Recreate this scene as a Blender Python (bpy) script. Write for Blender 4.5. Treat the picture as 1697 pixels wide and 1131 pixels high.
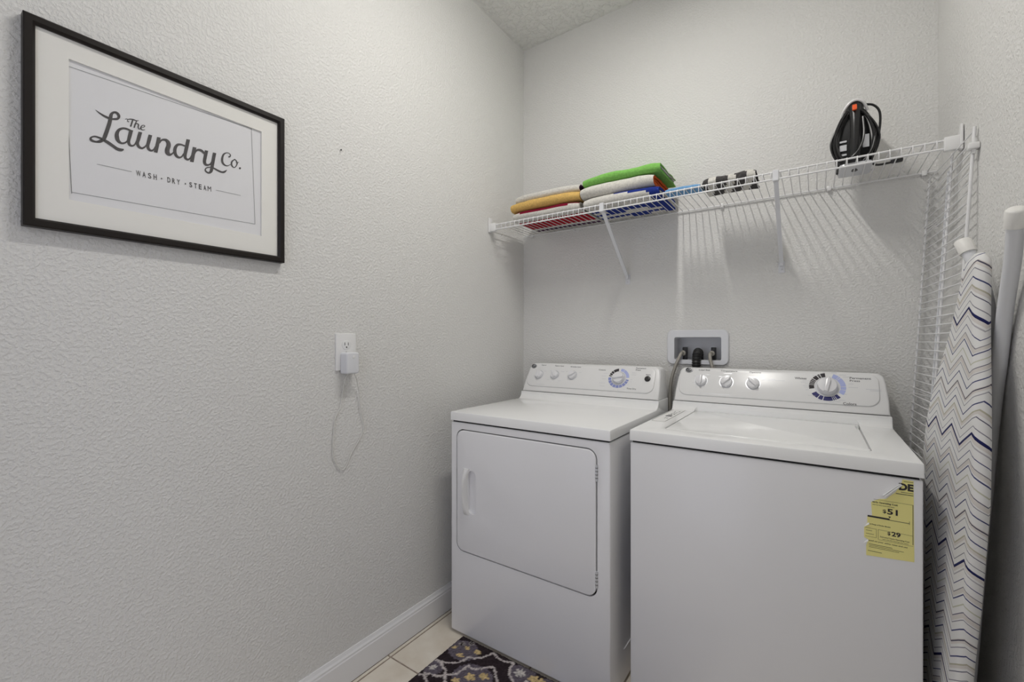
import bpy, bmesh, math, random
from mathutils import Vector, Matrix

random.seed(4)
scene = bpy.context.scene
for o in list(bpy.data.objects):
    bpy.data.objects.remove(o)
COL = scene.collection

# ------------------------------------------------------------------ camera
cam_data = bpy.data.cameras.new('camera')
cam_data.sensor_fit = 'HORIZONTAL'
cam_data.sensor_width = 36.0
cam_data.lens = 36.0 * 730.0 / 1697.0
cam_data.clip_start = 0.02
camera = bpy.data.objects.new('camera', cam_data)
COL.objects.link(camera)
camera.location = (1.314, -2.016, 1.16)
camera.rotation_euler = (math.radians(90), 0, math.atan(503.5 / 730.0))
scene.camera = camera

# ------------------------------------------------------------------ world, exposure, lights
world = bpy.data.worlds.new('world')
scene.world = world
world.use_nodes = True
bg = world.node_tree.nodes['Background']
bg.inputs['Color'].default_value = (0.84, 0.86, 1.0, 1)
bg.inputs['Strength'].default_value = 1.1
scene.view_settings.view_transform = 'Standard'
scene.view_settings.look = 'None'
scene.view_settings.exposure = 0.0
scene.view_settings.gamma = 1.0
scene.view_settings.use_curve_mapping = False
LAMP_STRENGTH = 130.0
LAMP_HALF_WIDTH, LAMP_HALF_LENGTH, LAMP_DROP = 0.026, 0.30, 0.0078
LAMP_COLOR = (1.0, 0.975, 0.925, 1)
LX, LY = 0.82, -1.0

# ------------------------------------------------------------------ materials
def principled(name, color, rough=0.6, metallic=0.0, spec=0.5, coat=0.0):
    m = bpy.data.materials.new(name)
    m.use_nodes = True
    b = m.node_tree.nodes['Principled BSDF']
    b.inputs['Base Color'].default_value = (*color, 1)
    b.inputs['Roughness'].default_value = rough
    b.inputs['Metallic'].default_value = metallic
    b.inputs['Specular IOR Level'].default_value = spec
    b.inputs['Coat Weight'].default_value = coat
    m.diffuse_color = (*color, 1)
    return m

def nodes_of(m):
    nt = m.node_tree
    return nt, nt.nodes, nt.links, nt.nodes['Principled BSDF']

def add_bump(m, scale, strength, dist=0.002, kind='NOISE', detail=2.0, low=0.35, high=0.65, soft=True):
    nt, N, L, b = nodes_of(m)
    tc = N.new('ShaderNodeTexCoord')
    if kind == 'NOISE':
        t = N.new('ShaderNodeTexNoise'); t.inputs['Scale'].default_value = scale
        t.inputs['Detail'].default_value = detail; out = t.outputs['Fac']
    else:
        t = N.new('ShaderNodeTexVoronoi'); t.inputs['Scale'].default_value = scale
        out = t.outputs['Distance']
    L.new(tc.outputs['Object'], t.inputs['Vector'])
    r = N.new('ShaderNodeMapRange')
    r.inputs['From Min'].default_value = low; r.inputs['From Max'].default_value = high
    if soft: r.interpolation_type = 'SMOOTHSTEP'
    L.new(out, r.inputs['Value'])
    bp = N.new('ShaderNodeBump'); bp.inputs['Strength'].default_value = strength
    bp.inputs['Distance'].default_value = dist
    L.new(r.outputs['Result'], bp.inputs['Height'])
    L.new(bp.outputs['Normal'], b.inputs['Normal'])
    return m

def add_mottle(m, scale, c1, c2, detail=4.0, low=0.35, high=0.65):
    nt, N, L, b = nodes_of(m)
    tc = N.new('ShaderNodeTexCoord'); t = N.new('ShaderNodeTexNoise')
    t.inputs['Scale'].default_value = scale; t.inputs['Detail'].default_value = detail
    L.new(tc.outputs['Object'], t.inputs['Vector'])
    r = N.new('ShaderNodeValToRGB')
    r.color_ramp.elements[0].position = low; r.color_ramp.elements[0].color = (*c1, 1)
    r.color_ramp.elements[1].position = high; r.color_ramp.elements[1].color = (*c2, 1)
    L.new(t.outputs['Fac'], r.inputs['Fac']); L.new(r.outputs['Color'], b.inputs['Base Color'])
    return m

M = {}
M['wall'] = add_bump(principled('wall_paint', (0.735, 0.73, 0.713), 0.55, spec=0.35), 130, 0.5, 0.0022, low=0.40, high=0.66)
M['ceiling'] = add_bump(principled('ceiling_texture', (0.85, 0.845, 0.82), 0.8), 48, 0.75, 0.005, detail=4, low=0.45, high=0.62)
M['trim'] = principled('trim_paint', (0.82, 0.82, 0.83), 0.35)
M['tile'] = add_mottle(principled('ceramic_tile', (0.7, 0.62, 0.5), 0.35), 9, (0.70, 0.63, 0.53), (0.82, 0.77, 0.68), 6)
M['grout'] = add_mottle(principled('grout', (0.3, 0.25, 0.2), 0.9), 60, (0.26, 0.21, 0.17), (0.36, 0.30, 0.25))
M['enamel'] = principled('white_enamel', (0.85, 0.85, 0.87), 0.22, spec=0.5)
M['enamel_top'] = principled('white_enamel_top', (0.90, 0.905, 0.905), 0.12, spec=0.5)
M['plastic'] = principled('white_plastic', (0.80, 0.80, 0.80), 0.25)
M['knob'] = principled('knob_plastic', (0.78, 0.78, 0.80), 0.22)
M['gap'] = principled('dark_gap', (0.02, 0.02, 0.022), 0.8)
M['wire'] = principled('white_vinyl_wire', (0.80, 0.80, 0.81), 0.35)
M['black'] = principled('black_plastic', (0.010, 0.010, 0.011), 0.33)
M['black_satin'] = principled('black_satin', (0.010, 0.010, 0.011), 0.5, spec=0.2)
M['black_matte'] = principled('black_rubber', (0.014, 0.014, 0.015), 0.5)
M['ink'] = principled('ink', (0.035, 0.03, 0.034), 0.7)
M['ink_soft'] = principled('grey_ink', (0.10, 0.10, 0.11), 0.7)
M['frame'] = principled('espresso_frame', (0.010, 0.007, 0.006), 0.4, spec=0.3)
M['mat'] = principled('mat_board', (0.86, 0.85, 0.81), 0.9)
M['paper'] = principled('print_paper', (0.78, 0.78, 0.80), 0.8)
M['steel'] = principled('steel', (0.55, 0.55, 0.56), 0.3, 1.0)
M['braid'] = add_bump(principled('braided_hose', (0.42, 0.40, 0.36), 0.4, 0.6), 500, 0.6, 0.001)
M['yellow'] = principled('yellow_label', (0.90, 0.83, 0.32), 0.5)
M['white_paper'] = principled('white_paper', (0.85, 0.85, 0.84), 0.6)
M['navy'] = principled('navy_print', (0.012, 0.012, 0.13), 0.5)
M['lavender'] = principled('lavender_print', (0.42, 0.47, 0.78), 0.5)
M['periwinkle'] = principled('periwinkle_print', (0.25, 0.29, 0.58), 0.5)
M['tube'] = principled('white_tube', (0.72, 0.73, 0.76), 0.3)
M['cap'] = principled('cap_plastic', (0.80, 0.79, 0.76), 0.5)
M['orange'] = principled('orange_lamp', (0.85, 0.12, 0.03), 0.3)
M['silver'] = principled('silver_plastic', (0.62, 0.63, 0.66), 0.28, 0.3)
M['clear_cord'] = principled('white_cord', (0.68, 0.67, 0.64), 0.3)

def terry(name, color, dark=0.82):
    m = principled(name, color, 0.95, spec=0.15)
    add_mottle(m, 140, tuple(c * dark for c in color), color, 3)
    add_bump(m, 420, 0.5, 0.002)
    return m
M['t_white'] = terry('white_towel', (0.74, 0.72, 0.67))
M['t_cream'] = terry('cream_towel', (0.76, 0.74, 0.68))
M['t_yellow'] = terry('yellow_towel', (0.80, 0.52, 0.17))
M['t_green'] = terry('green_towel', (0.25, 0.58, 0.13))
M['t_purple'] = terry('purple_towel', (0.06, 0.018, 0.06))
M['t_maroon'] = terry('maroon_towel', (0.22, 0.008, 0.03))
M['t_red'] = terry('red_towel', (0.38, 0.008, 0.02))
M['t_blue'] = terry('blue_towel', (0.02, 0.04, 0.25))
M['t_orange'] = terry('orange_towel', (0.62, 0.11, 0.02))
M['t_sky'] = terry('light_blue_cloth', (0.20, 0.42, 0.72))
M['t_charcoal'] = terry('charcoal_cloth', (0.09, 0.085, 0.085), 0.6)

glass = bpy.data.materials.new('picture_glass'); glass.use_nodes = True
_nt = glass.node_tree; _nt.nodes.clear()
_o = _nt.nodes.new('ShaderNodeOutputMaterial'); _mx = _nt.nodes.new('ShaderNodeMixShader')
_tr = _nt.nodes.new('ShaderNodeBsdfTransparent'); _gl = _nt.nodes.new('ShaderNodeBsdfGlossy')
_gl.inputs['Roughness'].default_value = 0.03
_mx.inputs[0].default_value = 0.035
_nt.links.new(_tr.outputs[0], _mx.inputs[1])
_nt.links.new(_gl.outputs[0], _mx.inputs[2]); _nt.links.new(_mx.outputs[0], _o.inputs[0])
M['glass'] = glass

# ------------------------------------------------------------------ helpers
def thing(name, label, cat, loc=(0, 0, 0), group=None):
    o = bpy.data.objects.new(name, None)
    o.empty_display_size = 0.05
    COL.objects.link(o); o.location = loc
    o['label'] = label; o['category'] = cat
    if group: o['group'] = group
    return o

def put(o, parent):
    """parent o keeping its own coordinates as world coordinates"""
    if parent is None: return o
    o.parent = parent
    loc = Vector((0, 0, 0)); p = parent
    while p is not None:
        if p.type == 'EMPTY': loc += Vector(p.location)
        p = p.parent
    if parent.type == 'EMPTY':
        o.matrix_parent_inverse = Matrix.Translation(-loc)
    return o

def link(name, me, mat=None, parent=None, smooth=None):
    if mat is not None:
        mats = mat if isinstance(mat, (list, tuple)) else [mat]
        for m in mats: me.materials.append(M[m] if isinstance(m, str) else m)
    if smooth is not None:
        me.shade_smooth(); me.set_sharp_from_angle(angle=math.radians(smooth))
    o = bpy.data.objects.new(name, me)
    COL.objects.link(o)
    put(o, parent)
    return o

def mesh_from(verts, faces, name='mesh', fmats=None):
    me = bpy.data.meshes.new(name)
    me.from_pydata([tuple(v) for v in verts], [], faces)
    if fmats: me.polygons.foreach_set('material_index', fmats)
    bm = bmesh.new(); bm.from_mesh(me)
    bmesh.ops.recalc_face_normals(bm, faces=bm.faces)
    bm.to_mesh(me); bm.free(); me.update()
    return me

def open_mesh(verts, faces, name='mesh'):
    me = bpy.data.meshes.new(name)
    me.from_pydata([tuple(v) for v in verts], [], faces); me.update()
    return me

def box_me(x0, x1, y0, y1, z0, z1, bev=0.0, seg=2):
    bm = bmesh.new()
    vs = [bm.verts.new((x, y, z)) for x in (x0, x1) for y in (y0, y1) for z in (z0, z1)]
    for f in ((0, 1, 3, 2), (4, 6, 7, 5), (0, 4, 5, 1), (2, 3, 7, 6), (0, 2, 6, 4), (1, 5, 7, 3)):
        bm.faces.new([vs[i] for i in f])
    bmesh.ops.recalc_face_normals(bm, faces=bm.faces)
    if bev: bmesh.ops.bevel(bm, geom=list(bm.edges), offset=bev, segments=seg, profile=0.5, affect='EDGES', clamp_overlap=True)
    me = bpy.data.meshes.new('box'); bm.to_mesh(me); bm.free()
    return me

def box(name, dims, mat, parent=None, bev=0.0, seg=2):
    return link(name, box_me(*dims, bev, seg), mat, parent, 35 if bev else None)

def join_me(mes):
    bm = bmesh.new()
    for m in mes: bm.from_mesh(m)
    me = bpy.data.meshes.new('joined'); bm.to_mesh(me); bm.free()
    return me

def rr(a0, a1, b0, b1, r, n=6):
    pts = []
    rs = r if isinstance(r, (list, tuple)) else (r, r, r, r)
    for (ca, cb, a, rad) in ((a1 - rs[0], b1 - rs[0], 0, rs[0]), (a0 + rs[1], b1 - rs[1], 90, rs[1]),
                             (a0 + rs[2], b0 + rs[2], 180, rs[2]), (a1 - rs[3], b0 + rs[3], 270, rs[3])):
        for k in range(n + 1):
            t = math.radians(a + 90 * k / n)
            pts.append((ca + rad * math.cos(t), cb + rad * math.sin(t)))
    return pts

def prism_me(outline, fn, h0, h1, bev=0.0, seg=2, both=False):
    """outline in (a,b); fn(a,b,h)->xyz"""
    bm = bmesh.new()
    lo = [bm.verts.new(fn(a, b, h0)) for a, b in outline]
    hi = [bm.verts.new(fn(a, b, h1)) for a, b in outline]
    n = len(outline)
    bm.faces.new(lo); top = bm.faces.new(hi)
    for i in range(n): bm.faces.new((lo[i], lo[(i + 1) % n], hi[(i + 1) % n], hi[i]))
    bmesh.ops.recalc_face_normals(bm, faces=bm.faces)
    if bev:
        es = list(top.edges)
        if both: es = [e for e in bm.edges if (e.verts[0] in lo) == (e.verts[1] in lo)]
        bmesh.ops.bevel(bm, geom=es, offset=bev, segments=seg, profile=0.5, affect='EDGES', clamp_overlap=True)
    me = bpy.data.meshes.new('prism'); bm.to_mesh(me); bm.free()
    return me

FXZ = lambda y: (lambda a, b, h: (a, y - h, b))          # plate facing -Y
FYZ = lambda x: (lambda a, b, h: (x + h, a, b))          # plate facing +X
FXY = lambda z: (lambda a, b, h: (a, b, z + h))          # plate facing up

def catmull(P, n=6, closed=False):
    P = [Vector(p) for p in P]
    if closed: Q = [P[-1]] + P + [P[0], P[1]]
    else: Q = [2 * P[0] - P[1]] + P + [2 * P[-1] - P[-2]]
    out = []
    for i in range(1, len(Q) - 2):
        a, b, c, d = Q[i - 1:i + 3]
        for k in range(n):
            t = k / n
            out.append(0.5 * (2 * b + (c - a) * t + (2 * a - 5 * b + 4 * c - d) * t * t + (3 * b - a - 3 * c + d) * t ** 3))
    if not closed: out.append(P[-1])
    return out

def tube_me(path, r, seg=8, closed=False):
    path = [Vector(p) for p in path]
    n = len(path); V = []; Fc = []
    rad = r if callable(r) else (lambda t: r)
    nrm = None
    for i in range(n):
        if closed: d = path[(i + 1) % n] - path[i - 1]
        else: d = path[min(i + 1, n - 1)] - path[max(i - 1, 0)]
        d = d.normalized() if d.length > 1e-9 else Vector((0, 0, 1))
        if nrm is None:
            nrm = d.orthogonal().normalized()
        nrm = (nrm - d * nrm.dot(d)).normalized()
        bn = d.cross(nrm)
        rr_ = rad(i / (n - 1))
        for k in range(seg):
            a = 2 * math.pi * k / seg
            V.append(path[i] + (nrm * math.cos(a) + bn * math.sin(a)) * rr_)
    m = n if closed else n - 1
    for i in range(m):
        j = (i + 1) % n
        for k in range(seg):
            Fc.append((i * seg + k, i * seg + (k + 1) % seg, j * seg + (k + 1) % seg, j * seg + k))
    if not closed:
        Fc.append(tuple(range(seg))[::-1]); Fc.append(tuple((n - 1) * seg + k for k in range(seg)))
    return mesh_from(V, Fc)

def tube(name, path, r, mat, parent=None, seg=8, closed=False):
    return link(name, tube_me(path, r, seg, closed), mat, parent, 50)

def lathe_me(prof, fn, seg=32):
    """prof [(r,h)], fn(u,v,h)->xyz"""
    V = []; Fc = []
    for r, h in prof:
        for k in range(seg):
            a = 2 * math.pi * k / seg
            V.append(fn(r * math.cos(a), r * math.sin(a), h))
    for i in range(len(prof) - 1):
        for k in range(seg):
            Fc.append((i * seg + k, i * seg + (k + 1) % seg, (i + 1) * seg + (k + 1) % seg, (i + 1) * seg + k))
    Fc.append(tuple(range(seg))); Fc.append(tuple((len(prof) - 1) * seg + k for k in range(seg)))
    return mesh_from(V, Fc)

def cut(me, cutters):
    """boolean difference, returns a new mesh"""
    o = bpy.data.objects.new('cut_tmp', me); COL.objects.link(o); tmp = [o]
    for c in cutters:
        co = bpy.data.objects.new('cutter_tmp', c); COL.objects.link(co); tmp.append(co)
        md = o.modifiers.new('b', 'BOOLEAN'); md.operation = 'DIFFERENCE'; md.object = co; md.solver = 'EXACT'
    bpy.context.view_layer.update()
    dg = bpy.context.evaluated_depsgraph_get()
    res = bpy.data.meshes.new_from_object(o.evaluated_get(dg))
    for t in tmp: bpy.data.objects.remove(t)
    return res

_tc = {}
def text_me(s, fn, a0, b0, width, height=None, bold=0.012):
    """flat lettering; fn(a,b)->xyz; fitted to width (and height)"""
    if (s, bold) not in _tc:
        cu = bpy.data.curves.new('txt', 'FONT'); cu.body = s; cu.size = 1.0; cu.resolution_u = 3; cu.offset = bold
        o = bpy.data.objects.new('txt_tmp', cu); COL.objects.link(o)
        bpy.context.view_layer.update()
        dg = bpy.context.evaluated_depsgraph_get()
        me = bpy.data.meshes.new_from_object(o.evaluated_get(dg))
        bpy.data.objects.remove(o)
        _tc[(s, bold)] = ([v.co.copy() for v in me.vertices], [tuple(p.vertices) for p in me.polygons])
    V, Fc = _tc[(s, bold)]
    xs = [v.x for v in V]; ys = [v.y for v in V]
    sx = width / (max(xs) - min(xs)); sy = sx if height is None else height / (max(ys) - min(ys))
    y0 = min(ys) if height is not None else 0
    return open_mesh([fn(a0 + (v.x - min(xs)) * sx, b0 + (v.y - y0) * sy) for v in V], Fc)

def quad_me(fn, a0, a1, b0, b1):
    return open_mesh([fn(a0, b0), fn(a1, b0), fn(a1, b1), fn(a0, b1)], [(0, 1, 2, 3)])

def structure(o):
    o['kind'] = 'structure'; return o

# ------------------------------------------------------------------ the room shell
DO0, DO1 = 0.22, 1.00                    # door opening
RW, RH, RF = 1.65, 2.743, -2.15            # right wall x, ceiling height, front wall y
structure(box('wall_left', (-0.12, 0.0, -3.2, 0.12, 0.0, RH), 'wall'))
wb = cut(box_me(0.0, RW, 0.0, 0.12, 0.0, RH), [prism_me(rr(0.797, 0.992, 1.076, 1.179, 0.006), FXZ(0.10), 0.0, 0.2)])
structure(link('wall_back', wb, 'wall'))
structure(box('wall_right', (RW, RW + 0.12, -2.27, 0.12, 0.0, RH), 'wall'))
structure(link('wall_front', join_me([box_me(0.0, DO0, RF - 0.12, RF, 0, RH), box_me(DO1, RW, RF - 0.12, RF, 0, RH),
                                      box_me(DO0, DO1, RF - 0.12, RF, 2.08, RH)]), 'wall'))
structure(box('ceiling', (-0.12, RW + 0.12, -2.27, 0.12, RH, RH + 0.1), 'ceiling'))
# casing of the door opening
structure(link('trim_1', join_me([box_me(DO0 - .07, DO0, RF, RF + 0.015, 0, 2.15, .004), box_me(DO1, DO1 + .07, RF, RF + 0.015, 0, 2.15, .004),
                                  box_me(DO0, DO1, RF, RF + 0.015, 2.08, 2.15, .004)]), 'trim'))

# floor: grout bed with separate ceramic tiles
fl = structure(box('floor', (-0.12, RW + 0.12, -3.2, 0.12, -0.08, -0.0025), 'grout'))
TS, G = 0.45, 0.006
tile_cache = {}
def tile(x0, x1, y0, y1):
    w, d = round(x1 - x0, 4), round(y1 - y0, 4)
    if (w, d) not in tile_cache:
        me = box_me(0, w, 0, d, -0.008, 0.0, 0.0018, 1); me.materials.append(M['tile']); tile_cache[(w, d)] = me
    o = bpy.data.objects.new('tile', tile_cache[(w, d)]); COL.objects.link(o)
    o.parent = fl; o.location = (x0, y0, 0)
xs = [0.016, 0.026] + [0.029 + TS * k for k in range(1, 4)] + [RW]
xl = [(0.0145, 0.0255)] + [(0.029 + TS * k + G / 2, min(0.029 + TS * (k + 1) - G / 2, RW)) for k in range(4)]
ylines = [-0.937 + TS * k for k in range(-5, 3)]
for a, b in xl:
    for yl in ylines:
        y0, y1 = yl + G / 2, min(yl + TS - G / 2, 0.0)
        if y1 - y0 > 0.02: tile(a, b, y0, y1)

# baseboards with a stepped cap
def baseboard(name, x, sgn, y0, y1):
    prof = [(0, 0), (0.013, 0), (0.013, 0.082), (0.011, 0.086), (0.011, 0.092), (0.007, 0.098), (0.004, 0.108), (0, 0.108)]
    n = len(prof)
    V = [(x + sgn * a, y, b) for y in (y0, y1) for a, b in prof]
    Fc = [tuple(range(n)), tuple(range(n, 2 * n))] + [(i, (i + 1) % n, n + (i + 1) % n, n + i) for i in range(n)]
    return structure(link(name, mesh_from(V, Fc), 'trim'))
baseboard('baseboard_left', 0.0, 1, RF, 0.0)
baseboard('baseboard_right', RW, -1, RF, 0.0)

# ------------------------------------------------------------------ ceiling lamp (just above the frame)
lamp = thing('ceiling_lamp', 'slim white strip lamp on the ceiling above the middle of the room', 'lamp', (LX, LY, RH))
HW, HL = LAMP_HALF_WIDTH, LAMP_HALF_LENGTH
box('lamp_base', (LX - HW - .012, LX + HW + .012, LY - HL - .015, LY + HL + .015, RH - .028, RH - .0005), 'trim', lamp, .004)
gm = bpy.data.materials.new('lamp_glow'); gm.use_nodes = True
b_ = gm.node_tree.nodes['Principled BSDF']; b_.inputs['Base Color'].default_value = (1, 1, 1, 1)
b_.inputs['Emission Color'].default_value = LAMP_COLOR; b_.inputs['Emission Strength'].default_value = LAMP_STRENGTH
sec = [(HW * math.cos(math.radians(q)), RH - .0285 - LAMP_DROP * math.sin(math.radians(q))) for q in range(0, 181, 15)]
V = [(LX + u, LY + s * HL, z) for s in (-1, 1) for u, z in sec]; m_ = len(sec)
link('diffuser', mesh_from(V, [tuple(range(m_)), tuple(range(m_, 2 * m_))] + [(i, (i + 1) % m_, m_ + (i + 1) % m_, m_ + i) for i in range(m_)]), gm, lamp, 60)

# ------------------------------------------------------------------ framed print on the left wall
pic = thing('framed_print', 'dark brown framed laundry lettering print hanging on the left wall', 'picture', (0.0, -1.588, 1.39))
Y0, Y1, Z0, Z1 = -1.848, -1.325, 1.391, 1.817
FW, FT = 0.0175, 0.022
def rail(pts_out, pts_in):
    V = []
    for (ya, za), (yb, zb) in zip(pts_out, pts_in):
        ym, zm = ya + (yb - ya) * .75, za + (zb - za) * .75
        V += [(0.001, ya, za), (FT - .002, ya, za), (FT, ya + (yb - ya) * .15, za + (zb - za) * .15), (FT, ym, zm), (FT - .004, yb, zb), (0.001, yb, zb)]
    Fc = [(0, 1, 2, 3, 4, 5), (6, 7, 8, 9, 10, 11)] + [(i, (i + 1) % 6, 6 + (i + 1) % 6, 6 + i) for i in range(6)]
    return link('frame_rail', mesh_from(V, Fc), 'frame', pic)
OC = [(Y0, Z0), (Y1, Z0), (Y1, Z1), (Y0, Z1)]
IC = [(Y0 + FW, Z0 + FW), (Y1 - FW, Z0 + FW), (Y1 - FW, Z1 - FW), (Y0 + FW, Z1 - FW)]
for k in range(4): rail([OC[k], OC[(k + 1) % 4]], [IC[k], IC[(k + 1) % 4]])
box('backing_board', (0.0015, 0.006, Y0 + .004, Y1 - .004, Z0 + .004, Z1 - .004), 'frame', pic)
MO = (-1.781, -1.387, 1.460, 1.758)      # opening of the mat
mt = cut(box_me(0.0088, 0.0125, Y0 + .012, Y1 - .012, Z0 + .012, Z1 - .012), [box_me(0.0, 0.02, *MO)])
link('mat_board', mt, 'mat', pic)
sheet = box('print_sheet', (0.006, 0.0086, MO[0] - .03, MO[1] + .03, MO[2] - .03, MO[3] + .03), 'paper', pic)
box('glass_pane', (0.0140, 0.0152, Y0 + .014, Y1 - .014, Z0 + .014, Z1 - .014), 'glass', pic)
PX = 0.0092
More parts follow.
